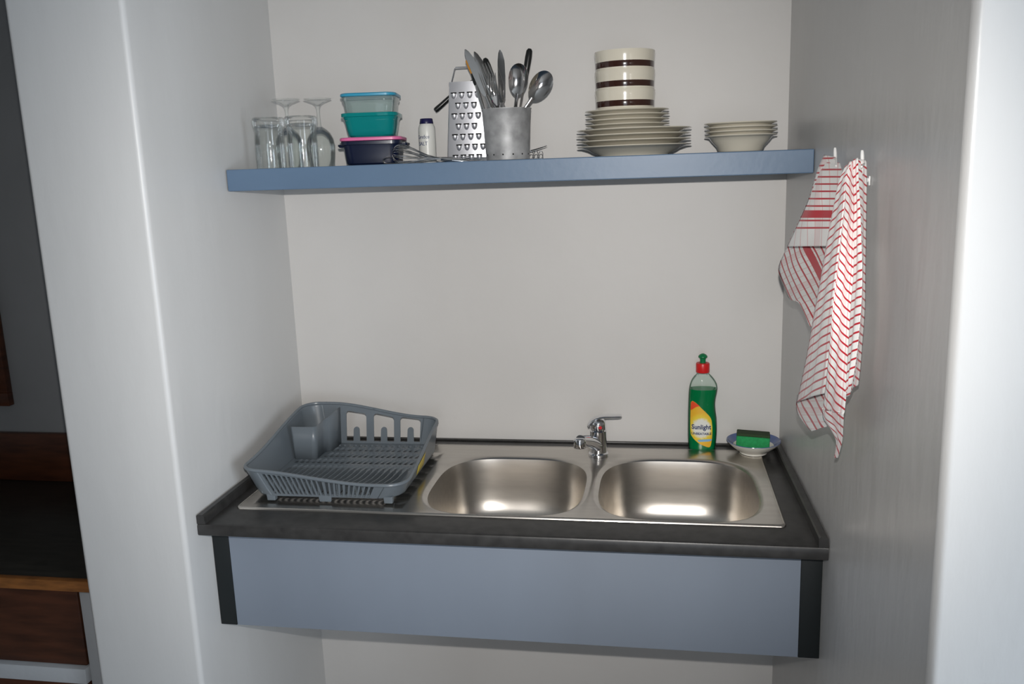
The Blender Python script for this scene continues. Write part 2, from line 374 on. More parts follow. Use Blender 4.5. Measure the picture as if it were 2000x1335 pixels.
# drainer: pressed panel with ribs
nx, ny = 110, 120; gx0, gx1 = SX0+.006, .437
def drz(x, y):
    u, v = x-.075, y+.505; z = .004
    W_, H_ = .358, .38
    if 0 < u < W_ and 0 < v < H_:
        e = min(u, W_-u, v, H_-v, .02)/.02; z -= .0035*e*e*(3-2*e)
        if u > .02 and u < W_-.006:
            k = (v-.02)/.0475; f = abs((k % 1)-.5); z += .0030*max(0, 1-(abs(f-.0)/.26)**2)*min(1, (W_-.006-u)/.010, (u-.02)/.012)*(1 if .0 < k < 7.3 else 0)
    return z
V = [(*S_(gx0+(gx1-gx0)*i/nx, yi0+(yi1-yi0)*j/ny), drz(gx0+(gx1-gx0)*i/nx, yi0+(yi1-yi0)*j/ny)) for j in range(ny+1) for i in range(nx+1)]
mb.add(V, [(j*(nx+1)+i, j*(nx+1)+i+1, (j+1)*(nx+1)+i+1, (j+1)*(nx+1)+i) for j in range(ny) for i in range(nx)])
# rolled rim all round
cxs, cys = S_((SX0+SX1)/2, (SY0+SY1)/2); hx, hy = (SX1-SX0)/2, (SY1-SY0)/2
rim = [rrect(hx-.0065, hy-.0065, .004, .004, cxs, cys, 4), rrect(hx-.005, hy-.005, .010, .0047, cxs, cys, 4), rrect(hx-.003, hy-.003, .010, .0045, cxs, cys, 4), rrect(hx-.001, hy-.001, .011, .0028, cxs, cys, 4), rrect(hx, hy, .012, .0001, cxs, cys, 4)]
mb.loft(rim, False, False)
mb.build('deck', M['steel'], t, auto=50)
for cx, cy, bx, by in BOWLS:
    mb = MB(); R = []
    for k, (f, z) in enumerate(((1.0, -.002), (.992, -.010), (.982, -.03), (.962, -.075), (.94, -.105), (.905, -.130), (.84, -.147), (.74, -.1555), (.5, -.158), (.16, -.160))):
        R.append([(*S_(cx+x, cy+y), z) for x, y in superbowl((bx-.001)*f, (by-.001)*f, p=3.3)])
    mb.loft(R, False, False); b = mb.build('bowl', M['steel_bowl'], t, auto=60)
    mb = MB(); q = S_(cx, cy); mb.lathe([(.034, -.1585), (.034, -.162), (.020, -.165), (.004, -.166)], 32, q[0], q[1], cap1=True); mb.build('drain', M['chrome'], b)

# faucet
t = thing('mixer_tap', 'chrome mixer tap with its lever turned right, between the two sink bowls', 'tap', (.836, -.118, .9046))
mb = MB(); mb.lathe([(.0005, 0), (.0255, 0), (.0255, .006), (.0235, .0085), (.0215, .0095), (.0212, .05), (.0215, .066), (.019, .0685), (.0005, .0685)], 40); mb.build('body', M['chrome'], t)
mb = MB(); mb.lathe([(.0185, .0688), (.0195, .072), (.0200, .082), (.0190, .090), (.015, .0945), (.008, .0965), (.0005, .097)], 32, cap0=True)
b = mb.build('cartridge_cap', M['chrome'], t)
mb = MB(); mb.lathe([(.0042, 0), (.0042, .002), (.0005, .002)], 16, cap0=True, mx=Matrix.Translation((.007, -.0188, .079)) @ Matrix.Rotation(math.radians(90), 4, 'X')); mb.build('temperature_dot', M['red'], b)
mb = MB(); path = cr([(-.024, .002, .078), (-.018, .001, .089), (-.004, 0, .0985), (.014, 0, .1035), (.036, -.001, .1045), (.060, -.002, .106)], 18); R = []
for i, p in enumerate(path):
    f = i/17; wy = .0185*(1-.25*f)*(1 if f < .95 else .8); th = .0052-.0020*f if i not in (0, 17) else .0012
    a = path[min(i+1, 17)]; b_ = path[max(i-1, 0)]; tx, tz = a[0]-b_[0], a[2]-b_[2]; l = math.hypot(tx, tz); nx_, nz_ = -tz/l, tx/l
    R.append([(p[0]+nx_*th*math.sin(q)*1, p[1]+wy*math.cos(q), p[2]+nz_*th*math.sin(q)) for q in [2*math.pi*k/16 for k in range(16)]])
mb.loft(R); mb.build('lever', M['chrome'], t, auto=60)
mb = MB(); sp = cr([(-.004, -.010, .030), (-.016, -.045, .050), (-.029, -.085, .066), (-.036, -.108, .0735)], 12)
mb.tube(sp, [.0175, .0165, .016, .0155, .015, .0145, .014, .0135, .013, .013, .013, .013], 20)
sb = mb.build('spout', M['chrome'], t, auto=60)
mb = MB(); mb.lathe([(.0005, 0), (.0135, 0), (.0148, .002), (.0148, .020), (.0138, .024), (.010, .026), (.0005, .0265)], 28, mx=Matrix.Translation((-.037, -.1125, .0545)) @ Matrix.Rotation(math.radians(-10), 4, 'X')); mb.build('aerator', M['chrome'], sb, auto=50)

# front panel with black battens
t = thing('sink_front_panel', 'grey-blue painted panel with black end battens under the worktop', 'panel', (.655, -.56, .6325))
mb = MB(); mb.box(-.6155, .6135, 0, .016, 0, .2392, .001); mb.build('panel', M['panel'], t)
mb = MB(); mb.box(-.6545, -.6158, -.001, .035, 0, .2392, .001); mb.build('batten', M['blackpost'], t)['label'] = 'black batten on the left wall'
mb = MB(); mb.box(.6138, .6548, -.001, .035, 0, .2392, .001); mb.build('batten', M['blackpost'], t)['label'] = 'black batten on the right wall'

# shelf
mb = MB(); R = []
for y, x0, x1 in ((-.3277, -.0005, 1.3055), (-.15, -.0065, 1.3012), (-.0005, -.0085, 1.2962)): R.append([(x0, y, 0), (x1, y, 0), (x1, y, .0494), (x0, y, .0494)])
mb.loft(R); o = mb.build('wall_shelf', M['blue'], smooth=False); o.location = (0, 0, 1.6009)
md = o.modifiers.new('soft_edge', 'BEVEL'); md.width = .002; md.segments = 2
tag(o, 'thick blue painted shelf fixed across the alcove, holding glasses and crockery', 'shelf')
SH = 1.6503

# ------------------------------------------------------------------ drinking glasses, all upside down
def tumbler(r0, r1, h):
    """upturned tumbler: rim r0 on the shelf, base r1 on top"""
    mb = MB(); w_ = .0016
    mb.lathe([(r0-w_, 0), (r0, .0006), (r0+.0004, .02), (r0+.0008, .05), (r0-.001, .085), (r1+.001, h-.012), (r1, h-.003), (r1-.003, h), (r1*.7, h-.0015), (.0004, h-.002)], 44)
    mb.lathe([(r0-w_, 0), (r0-w_, .02), (r0-w_, .05), (r0-w_-.002, .085), (r1-w_-.001, h-.022), (r1-.010, h-.016), (.0004, h-.014)], 44)
    return mb
for n, (x, y, lab) in enumerate(((.071, -.235, 'upturned glass tumbler at the left end of the blue shelf'), (.153, -.235, 'upturned glass tumbler, second from the left, in front of a wine glass'))):
    if n == 0: g = tumbler(.035, .038, .118).build('tumbler', M['glass'], auto=50)
    else: g = g.copy(); COL.objects.link(g)
    g.location = (x, y, SH+.0003); tag(g, lab, 'glass', 'tumblers on the shelf')
def wineglass():
    root = thing('wine_glass', '', 'glass', (0, 0, 0), group='wine glasses on the shelf')
    mb = MB(); mb.lathe([(.0300, 0), (.0312, .0006), (.0345, .03), (.0355, .050), (.033, .068), (.026, .082), (.016, .092), (.007, .098)], 44)
    mb.lathe([(.0300, 0), (.0330, .03), (.0340, .050), (.0316, .067), (.0245, .080), (.012, .089), (.0004, .091)], 44)
    mb.build('bowl', M['glass'], root, auto=60)
    mb = MB(); mb.lathe([(.0070, .098), (.0052, .104), (.0042, .118), (.0040, .136), (.0052, .146), (.0080, .1515)], 24); mb.build('stem', M['glass'], root, auto=60)
    mb = MB(); mb.lathe([(.0080, .1515), (.014, .156), (.026, .1605), (.0335, .1632), (.0345, .1645), (.0338, .1655), (.020, .1650), (.0004, .1648)], 44); mb.build('foot', M['glass'], root, auto=60)
    return root
wg = wineglass()
for n, (x, y, lab) in enumerate(((.085, -.155, 'upturned wine glass behind the two tumblers, nearer the corner'), (.155, -.125, 'upturned wine glass beside the stacked plastic tubs'))):
    q = wg if n == 0 else copy_tree(wg)
    q.location = (x, y, SH+.0003); q['label'] = lab

# ------------------------------------------------------------------ stacked plastic tubs
def tub_mb(a0, b0, a1, b1, h, w_=.0016, r=.022, lip=.004):
    mb = MB(); R = [rrect(a0-.004, b0-.004, r, 0), rrect(a0, b0, r, .004)]
    for f in (.35, .7): R.append(rrect(a0+(a1-a0)*f, b0+(b1-b0)*f, r, h*f))
    R += [rrect(a1, b1, r, h-.009), rrect(a1+lip, b1+lip, r, h-.008), rrect(a1+lip, b1+lip, r, h-.001), rrect(a1+lip-.001, b1+lip-.001, r, h), rrect(a1-w_, b1-w_, r, h), rrect(a1-w_, b1-w_, r, h-.012), rrect(a0-w_, b0-w_, r, .005)]
    mb.loft(R); return mb
def lid_mb(a, b, h, r=.024):
    mb = MB(); mb.loft([rrect(a-.002, b-.002, r, 0), rrect(a, b, r, .001), rrect(a, b, r, h-.002), rrect(a-.002, b-.002, r, h), rrect(a-.012, b-.012, r-.006, h), rrect(a-.014, b-.014, r-.006, h-.0012)]); return mb
def handle_mb(a, h, s_): # grip lug at one end
    mb = MB()
    mb.loft([rrect(.009, .026, .006, h-.013, s_*(a+.004)), rrect(.011, .028, .007, h-.010, s_*(a+.005)), rrect(.011, .028, .007, h-.006, s_*(a+.005))])
    return mb
RT = math.radians(9)
t = thing('storage_tub', 'navy blue plastic tub with a pink lid, lowest of the stack', 'tub', (.322, -.210, SH+.0003), RT)
tub_mb(.061, .055, .066, .060, .0545).build('tub', M['navy'], t); [handle_mb(.066, .0545, s_).build('grip', M['navy'], t) for s_ in (-1, 1)]
o = lid_mb(.0725, .0655, .008).build('lid', M['pinklid'], t); o.location = (0, 0, .0548); o['label'] = 'pink lid'
t = thing('storage_tub', 'turquoise see-through plastic tub without a lid, middle of the stack', 'tub', (.320, -.205, SH+.0640), RT)
tub_mb(.053, .050, .0615, .059, .0540).build('tub', M['teal'], t)
t = thing('storage_tub', 'clear plastic tub with a turquoise blue lid, topmost of the stack', 'tub', (.320, -.205, SH+.1115), RT)
tub_mb(.056, .053, .0600, .057, .0430, lip=.002).build('tub', M['clearplastic'], t)
o = lid_mb(.0650, .0625, .0075).build('lid', M['bluelid'], t); o.location = (0, 0, .0433); o['label'] = 'turquoise blue lid'

# ------------------------------------------------------------------ salt shaker
t = thing('salt_shaker', 'white plastic salt shaker with a navy cap between tubs and grater', 'shaker', (.4325, -.135, SH+.0003))
mb = MB(); mb.lathe([(.0005, 0), (.019, 0), (.0205, .0015), (.0208, .03), (.0208, .07), (.0205, .083), (.0190, .088), (.0172, .0915), (.0160, .093), (.0005, .093)], 40); mb.build('body', M['white'], t)
mb = MB(); mb.lathe([(.0165, .0932), (.0168, .0945), (.0150, .1045), (.0140, .1055), (.0005, .1057)], 36, cap0=True); mb.build('cap', M['navycap'], t)
def cyl(r, phi0, z0):
    return lambda x, y, d: ((r+d)*math.sin(phi0+x/r), -(r+d)*math.cos(phi0+x/r), z0+y)
text('Cerebos', .0125, 'lettering', M['textblue'], t, cyl(.0210, -.34, .058), shear=.25, sx=.80)
text('SALT', .0125, 'lettering', M['textblue'], t, cyl(.0210, -.34, .042), sx=.95)

# ------------------------------------------------------------------ box grater
t = thing('box_grater', 'tall steel box grater with a wire handle, behind the zinc cutlery pot', 'grater', (.5335, -.1125, SH+.0003))
H_ = .186
def gsec(z, o=0):
    f = z/H_; a = .0510+(.0395-.0510)*f-o; b = .0400+(.0270-.0400)*f-o; return rrect(a, b, .004, z, k=3)
mb = MB(); mb.loft([gsec(0), gsec(H_*.5), gsec(H_), gsec(H_, .001), gsec(0, .001)], False, False)
for row in range(7):   # raised teardrop cutters with dark mouths on the front face
    z = H_-.0265-row*.0243; f = z/H_; yf = -(.0400+(.0270-.0400)*f); a = .0510+(.0395-.0510)*f
    n = 4
    xs = [-.0285+.0195*k+(.0097 if row % 2 else 0) for k in range(n)]
    for x in xs:
        if abs(x) > a-.008: continue
        P_ = []; N1, N2 = 10, 5
        for i in range(N2+1):
            ph = i/N2*math.pi/2
            for j in range(N1+1):
                th = math.pi+math.pi*j/N1
                P_.append((x+.0072*math.cos(th)*math.cos(ph), yf-.0062*math.sin(ph)-.0003, z+.0125*math.sin(th)*math.cos(ph)))
        mb.add(P_, [(i*(N1+1)+j, i*(N1+1)+j+1, (i+1)*(N1+1)+j+1, (i+1)*(N1+1)+j) for i in range(N2) for j in range(N1)])
        mb.add([(x-.0070, yf-.0008, z), (x+.0070, yf-.0008, z), (x+.0070, yf-.0006, z+.0034), (x-.0070, yf-.0006, z+.0034)], [(0, 1, 2, 3)], 1)
        mb.add([(x+.0067*math.cos(q), yf-.0055*math.sin(q)-.0004, z+.0001) for q in [math.pi*k/8 for k in range(9)]], [tuple(range(9))], 1)
mb.build('body', [M['grater'], M['dark']], t, auto=50)
mb = MB(); mb.loft([gsec(0, -.0012), gsec(.009, -.0012), gsec(.0095, -.0002), gsec(.0095, .0008), gsec(0, .0008)], False, False); mb.build('base_band', M['chrome'], t)
mb = MB(); mb.loft([gsec(H_-.004, -.0008), gsec(H_+.001, -.0008), gsec(H_+.001, .0012), gsec(H_-.004, .0012)], False, False); mb.build('top_band', M['grater'], t)
mb = MB(); mb.tube([(-.0375, 0, .150), (-.0400, 0, .176), (-.0385, 0, .192), (-.0300, 0, .219), (-.0270, 0, .2225), (.0270, 0, .2225), (.0300, 0, .219), (.0385, 0, .192), (.0400, 0, .176), (.0375, 0, .150)], .0017, 8); mb.build('handle', M['chrome'], t)

# black handled utensil leaning behind the grater
t = thing('peeler', 'black handled kitchen utensil leaning behind the box grater', 'utensil', (.437, -.062, SH+.128))
mb = MB(); mb.tube([(0, -.001, 0), (.004, 0, .003), (.018, .002, .014), (.036, .005, .029), (.050, .008, .040)], [.0055, .0068, .0064, .0060, .0050], 14); mb.build('handle', M['black'], t)
mb = MB(); mb.tube([(.050, .008, .040), (.075, .022, .060), (.095, .038, .075), (.100, .046, .055), (.102, .050, .0), (.103, .052, -.1275)], .0022, 8); mb.build('shaft', M['cutlery'], t)

# whisk lying in front of the salt
t = thing('whisk', 'wire balloon whisk lying on the shelf in front of the salt shaker', 'whisk', (.384, -.270, SH+.0245), rot=(0, math.radians(8.5), math.radians(12)))
mb = MB()
for k in range(5):
    a = math.pi*k/5+.2; P_ = []
    for i in range(25):
        q = math.pi*2*i/24*.5; u = .005+.11*(.5+.5*math.cos(q)) if False else None
        s_ = i/24; ang = math.pi*s_
        x = .118-.118*math.sin(ang)**.55; w_ = .0235*math.sin(2*ang)*(1 if True else 0)
        P_.append((x, w_*math.cos(a)*.95, w_*math.sin(a)*.95))
    mb.tube(P_, .0008, 6)
mb.build('wire_loops', M['chrome'], t)
mb = MB(); mb.tube([(.112, 0, 0), (.118, 0, 0), (.122, 0, 0), (.170, 0, .000), (.186, 0, .000), (.190, 0, 0)], [.0035, .0050, .0060, .0062, .0055, .003], 14); mb.build('handle', M['chrome'], t)

# tongs
t = thing('tongs', 'dark steel kitchen tongs lying flat along the shelf edge before the grater', 'tongs', (.372, -.302, SH+.0003))
for z0, b in ((.0004, .0), (.0125, .002)):
    mb = MB(); pl = [(0, 0, .0066), (.004, 0, z0+(.001 if z0 < .005 else 0)), (.03, 0, z0+b), (.09, 0, z0-b*.2), (.165, 0, z0+(.0035 if z0 < .005 else -.0035)), (.20, 0, z0+(.0035 if z0 < .005 else -.0035))]
    R = []
    for i, p in enumerate(cr(pl, 24)):
        f = i/23; wy = .0075+.004*math.sin(math.pi*f)*0+(.004*max(0, f-.75)/.25)
        R.append([(p[0], -wy, p[2]), (p[0], wy, p[2]), (p[0], wy, p[2]+.0012), (p[0], -wy, p[2]+.0012)])
    mb.loft(R); mb.build('arm', M['cutlery'], t, auto=30)

# ------------------------------------------------------------------ zinc cutlery pot and what stands in it
PX, PY = .6415, -.200
t = thing('cutlery_pot', 'dull grey zinc pot with small holes round its foot, holding cutlery', 'pot', (PX, PY, SH+.0003))
mb = MB(); mb.lathe([(.0005, .0005), (.0485, .0), (.0500, .001), (.0515, .02), (.0545, .08), (.0568, .1125), (.0580, .1140), (.0578, .1155), (.0560, .1155), (.0552, .112), (.0500, .02), (.0480, .0035), (.0005, .003)], 56)
for k in range(14):
    a = 2*math.pi*k/14-1.62; rr = .0514; n = Vector((math.cos(a), math.sin(a), -.04)).normalized(); c = Vector((rr*math.cos(a), rr*math.sin(a), .0125))+n*.0008
    tx = Vector((-math.sin(a), math.cos(a), 0)); tz = n.cross(tx)
    mb.add([tuple(c+.0019*(math.cos(q)*tx+math.sin(q)*tz)) for q in [2*math.pi*i/10 for i in range(10)]], [tuple(range(10))], 1)
mb.build('pot', [M['galv'], M['dark']], t, auto=50)

def frame(p0, p1, face):
    """axes: z along the utensil, y facing 'face'"""
    z = (Vector(p1)-Vector(p0)).normalized(); f = Vector(face); y = (f-z*f.dot(z)).normalized(); x = y.cross(z)
    return Matrix(((x.x, y.x, z.x, p0[0]), (x.y, y.y, z.y, p0[1]), (x.z, y.z, z.z, p0[2]), (0, 0, 0, 1)))
def stand(name, label, cat, p0, p1, face, group=None):
    o = thing(name, label, cat, (0, 0, 0), group=group); o.matrix_world = frame(p0, p1, face); return o, (Vector(p1)-Vector(p0)).length
def strip(mb, pts):  # pts: (z, half width, y centre, half thickness)
    R = []
    for z, w_, y, h in pts:
        R.append([(w_*math.cos(q), y+h*math.sin(q), z) for q in [2*math.pi*k/14 for k in range(14)]])
    mb.loft(R); return mb
def knife(p0, p1, face, label):
    o, l = stand('table_knife', label, 'knife', p0, p1, face, 'table knives in the zinc pot')
    mb = strip(MB(), [(0, .006, 0, .002), (.004, .0085, 0, .003), (.05, .007, 0, .0028), (l-.122, .0045, 0, .0022), (l-.118, .004, 0, .002)]); mb.build('handle', M['cutlery'], o, auto=50)
    mb = MB(); R = []
    for z, a, b in ((l-.118, -.004, .004), (l-.108, -.0085, .0075), (l-.06, -.0095, .0090), (l-.025, -.0080, .0088), (l-.008, -.0030, .0070), (l-.001, .0015, .0040)):
        R.append([(a, 0, z), ((a+b)/2, -.0009, z), (b, -.0007, z), (b, .0007, z), ((a+b)/2, .0009, z)])
    mb.loft(R); mb.build('blade', M['cutlery'], o, auto=25)
    return o
def spoon(p0, p1, face, label, big=1.):
    o, l = stand('serving_spoon', label, 'spoon', p0, p1, face, 'spoons in the zinc pot')
    bl, bw, dp = .072*big, .0235*big, .011*big
    mb = strip(MB(), [(0, .007, 0, .0013), (.006, .0095, 0, .0014), (.05, .006, 0, .0014), (l-bl-.01, .0035, .0005, .0018), (l-bl+.004, .005, .0015, .0016)]); mb.build('handle', M['cutlery'], o, auto=50)
    mb = MB(); n1, n2 = 30, 12; P_ = []
    for i in range(n2+1):
        rr = i/n2
        for j in range(n1):
            a = 2*math.pi*j/n1; zz = l-bl/2+math.sin(a)*rr*bl/2; ww = math.cos(a)*rr*bw*(1+.10*math.sin(a)); P_.append((ww, dp*(1-rr*rr), zz))
    G = [(i*n1+j, i*n1+(j+1) % n1, (i+1)*n1+(j+1) % n1, (i+1)*n1+j) for i in range(1, n2) for j in range(n1)]+[tuple(n1+j for j in range(n1))]
    nP = len(P_); P_ += [(a, b+.0011, c) for a, b, c in P_]; G += [tuple(q+nP for q in f)[::-1] for f in G]
    G += [(n2*n1+j, n2*n1+(j+1) % n1, n2*n1+(j+1) % n1+nP, n2*n1+j+nP) for j in range(n1)]
    mb.add(P_, G)
    mb.build('bowl', M['cutlery'], o, auto=55)
    return o
def fork(p0, p1, face, label):
    o, l = stand('table_fork', label, 'fork', p0, p1, face, 'table forks in the zinc pot')
    mb = strip(MB(), [(0, .006, 0, .0012), (.006, .0085, 0, .0014), (.05, .0055, 0, .0014), (l-.085, .003, 0, .0018), (l-.072, .005, .001, .0014), (l-.062, .011, .003, .0010), (l-.050, .0122, .004, .0010), (l-.046, .0122, .004, .0010)]); mb.build('handle', M['cutlery'], o, auto=50)
    mb = MB()
    for k in range(4):
        x = (k-1.5)*.0068; mb.tube([(x, .004, l-.050), (x, .0042, l-.03), (x*.97, .0020, l-.012), (x*.94, -.0015, l)], [.0020, .0018, .0016, .0006], 8)
    mb.build('tines', M['cutlery'], o); return o
B = SH+.006
TC = Vector((CX, CY, CZ))
knife((PX+.010, PY-.012, B), (.5490, -.185, 1.906), (.25, -1, 0), 'leftmost table knife in the zinc pot, blade pointing up and leaning left')
knife((PX+.018, PY+.008, B), (.5650, -.158, 1.903), (.45, -1, 0), 'broad table knife standing second from the left in the zinc pot')
knife((PX-.012, PY+.002, B), (.6320, -.190, 1.899), (-.2, -1, 0), 'upright table knife in the middle of the zinc pot')
fork((PX+.028, PY-.020, B), (.5950, -.215, 1.868), (.3, -1, .1), 'table fork leaning left in the zinc pot, tines before the black handle')
fork((PX+.004, PY-.030, B), (.6160, -.235, 1.842), (-.5, -1, 0), 'short table fork in front of the upright knife in the zinc pot')
spoon((PX+.002, PY+.020, B), (.6800, -.228, 1.862), (.15, 1, .05), 'large spoon in the zinc pot showing the back of its bowl', .98)
spoon((PX-.038, PY-.010, B), (.7440, -.205, 1.842), (-.25, 1, .0), 'large spoon leaning far right out of the zinc pot, hollow side in view', 1.0)
for lab, p0, p1, hl in (('black handled utensil standing tall at the right of the zinc pot', (PX+.004, PY+.034, B), (.6930, -.150, 1.903), .066), ('black handled utensil leaning left among the knives in the zinc pot', (PX+.036, PY+.018, B), (.5830, -.140, 1.888), .050)):
    o, l = stand('kitchen_utensil', lab, 'utensil', p0, p1, (0, -1, 0))
    mb = MB(); mb.tube([(0, 0, 0), (0, 0, l-hl)], .0026, 10); mb.build('shaft', M['cutlery'], o)
    mb = strip(MB(), [(l-hl-.004, .0050, 0, .0045), (l-hl, .0068, 0, .0055), (l-.02, .0080, .0, .0060), (l-.006, .0072, 0, .0056), (l-.001, .004, 0, .003)]); mb.build('handle', M['black'], o, auto=60)
o, l = stand('pastry_brush', 'orange topped utensil behind the leftmost knife in the zinc pot', 'brush', (PX-.030, PY+.022, B), (.5480, -.148, 1.886), (0, -1, 0))
mb = strip(MB(), [(0, .005, 0, .003), (l-.085, .005, 0, .003), (l-.062, .0045, 0, .003)]); mb.build('shaft', M['cutlery'], o)
mb = strip(MB(), [(l-.0620, .0050, 0, .004), (l-.055, .0065, 0, .005), (l-.034, .0062, 0, .005), (l-.0335, .004, 0, .003)]); mb.build('collar', M['black'], o)
mb = strip(MB(), [(l-.034, .0062, 0, .0045), (l-.02, .0090, 0, .005), (l-.003, .0105, 0, .005), (l, .0095, 0, .004)]); q = mb.build('head', M['orange'], o); q['label'] = 'orange head'
# small things behind the pot, right
t = thing('steel_fork', 'steel fork lying behind the zinc pot, prongs showing at its right', 'fork', (.60, -.112, SH+.008), rot=(0, math.radians(-9), math.radians(4)))
mb = MB(); mb.box(-.0, .085, -.004, .004, -.001, .0012, .0005); 
for k in (-1, 0, 1): mb.tube([(.084, k*.003, 0), (.10, k*.004, .001), (.124, k*.004, .004)], [.0016, .0015, .0008], 6)
mb.build('fork', M['cutlery'], t)
t = thing('wire_coil', 'small loose wire loops on the shelf right of the zinc pot', 'utensil', (.708, -.20, SH+.0003))
mb = MB()
for k in range(3):
    mb.tube([(-.012+.011*k+.008*math.cos(q)*.6, .004*math.sin(q)+.003*k, .0090+.0086*math.sin(q)) for q in [2*math.pi*i/20 for i in range(20)]], .0009, 6, closed=True)
mb.build('loops', M['chrome'], t)

# ------------------------------------------------------------------ crockery
def plate_mb(r, h, foot, w_=.004):
    mb = MB(); mb.lathe([(.0005, .002), (foot-.003, .002), (foot-.002, 0), (foot+.001, 0), (foot+.003, .003), (r*.74, h*.42), (r*.80, h*.62), (r-.010, h-.0035), (r-.002, h-.0028), (r, h-.0015), (r-.001, h), (r-.004, h+.0001), (r*.80, h*.62+w_), (r*.73, h*.42+w_), (foot, .0065), (.0005, .006)], 72)
    return mb
def bowlplate_mb(r, h, foot, w_=.0035):
    mb = MB(); mb.lathe([(.0005, .002), (foot-.003, .002), (foot-.002, 0), (foot+.001, 0), (foot+.004, .003), (r*.66, h*.34), (r*.80, h*.66), (r*.86, h*.84), (r*.93, h-.004), (r-.002, h-.0034), (r, h-.0018), (r-.001, h), (r-.004, h), (r*.86, h*.84+w_), (r*.79, h*.66+w_), (r*.65, h*.34+w_), (foot, .007), (.0005, .006)], 72)
    return mb
def stack(name, cat, group, mb, labels, x, y, z, step, m, ms=None, jit=.0012):
    base = None
    for k, lab in enumerate(labels):
        o = base.copy() if base else mb.build(name, m, auto=50)
        if base: COL.objects.link(o)
        else: base = o
        o.location = (x+random.uniform(-jit, jit)*(k > 0), y+random.uniform(-jit, jit)*(k > 0), z+step*k); o.rotation_euler = (0, 0, random.uniform(0, 6)); tag(o, lab, cat, group)
QX, QY = .931, -.155
stack('dinner_plate', 'plate', 'dinner plates on the shelf', plate_mb(.1320, .0235, .078), ['cream dinner plate, lowest of the large plates, resting on the shelf', 'cream dinner plate, second from the bottom of the stack', 'cream dinner plate, third from the bottom of the stack', 'cream dinner plate, topmost large plate under the side plates'], QX, QY, SH+.0003, .0122, M['cream'])
ZS = SH+.0510
stack('side_plate', 'plate', 'side plates on the shelf', plate_mb(.0970, .0205, .056), ['cream side plate, lowest of the small plates on the dinner plates', 'cream side plate, second from the bottom of the small plates', 'cream side plate, third from the bottom of the small plates', 'cream side plate, topmost, directly under the striped bowls'], QX-.0145, QY, ZS, .0105, M['cream'])
ZB = ZS+.0105*3+.0062
def striped_bowl(lab, z):
    o = thing('cereal_bowl', lab, 'bowl', (QX-.0195, QY, z), group='striped cereal bowls')
    mb = MB(); mb.lathe([(.0005, .002), (.046, .002), (.047, .0), (.052, .0), (.0575, .003), (.0625, .006)], 64); mb.lathe([(.0625, .006), (.0655, .0105), (.0665, .021)], 64)
    mb.lathe([(.0672, .034), (.0680, .045), (.0690, .0565), (.0687, .0582), (.0670, .0585), (.0660, .056), (.0635, .014), (.055, .0065), (.0005, .006)], 64)
    mb.build('bowl', M['cream'], o, auto=50, merge=.00001)
    mb = MB(); mb.lathe([(.0665, .021), (.0669, .0222), (.0674, .0328), (.0672, .034)], 64); s_ = mb.build('stripe', M['brown'], o, auto=60); s_['label'] = 'glossy dark brown stripe'
for k, lab in enumerate(('cream bowl with a brown stripe, lowest of three, standing on the side plates', 'cream bowl with a brown stripe, middle one of the three', 'cream bowl with a brown stripe, topmost of the three')): striped_bowl(lab, ZB+.0425*k)
stack('soup_bowl', 'bowl', 'soup bowls on the shelf', bowlplate_mb(.0812, .0378, .046), ['cream soup bowl, lowest of the four at the right end of the shelf', 'cream soup bowl, second from the bottom at the right end of the shelf', 'cream soup bowl, third from the bottom at the right end of the shelf', 'cream soup bowl, topmost of the four at the right end of the shelf'], 1.1720, -.150, SH+.0003, .0091, M['cream'])

# ------------------------------------------------------------------ dish rack on the drainer
RX, RY, RZ = .241, -.295, .9046
t = thing('dish_rack', 'grey plastic dish rack with a cutlery box, standing empty on the drainer', 'dish rack', (RX, RY, RZ), math.radians(0.6))
HX, HY = .191, .201          # rim half sizes
BXh, BYh, BZ = .174, .185, .0115   # base half sizes and height of the base edge
def ss(t_): t_ = max(0, min(1, t_)); return t_*t_*(3-2*t_)
def rimz(x, y):
    fx = (x+HX)/(2*HX); fy = (y+HY)/(2*HY)
    zf = .0770-.0290*ss((fx-.02)/.80); zb = .1225-.036*ss((fx-.18)/.70)
    return zf+(zb-zf)*ss((fy-.08)/.90)
NS = 360
def perim(hx, hy, r):
    """evenly spaced rounded rectangle, starting front left going right"""
    pts = []
    segs = [((-hx+r, -hy), (hx-r, -hy)), (hx-r, -hy+r, -90), ((hx, -hy+r), (hx, hy-r)), (hx-r, hy-r, 0), ((hx-r, hy), (-hx+r, hy)), (-hx+r, hy-r, 90), ((-hx, hy-r), (-hx, -hy+r)), (-hx+r, -hy+r, 180)]
    nl, nc = (NS-4*18)//4, 18
    for s_ in segs:
        if isinstance(s_[0], tuple):
            (a, b), (c, d) = s_
            for i in range(nl): f = i/nl; pts.append((a+(c-a)*f, b+(d-b)*f))
        else:
            cx, cy, a0 = s_
            for i in range(nc): a = math.radians(a0+90*i/nc); pts.append((cx+r*math.cos(a), cy+r*math.sin(a)))
    return pts
OX = -.002
PR = [((x-.013*(y+HY)/(2*HY)) if x > 0 else (x-.006*(1-(y+HY)/(2*HY))), y) for x, y in perim(HX, HY, .045)]; PB = [(x+OX, y) for x, y in perim(BXh, BYh, .050)]
NT = 14
def wallpt(i, k):
    f = k/NT; rx, ry = PR[i % NS]; bx, by = PB[i % NS]; z1 = rimz(rx, ry)
    g = f**.92
    return (bx+(rx-bx)*g, by+(ry-by)*g, BZ+(z1-BZ)*f)
nl, nc = (NS-72)//4, 18
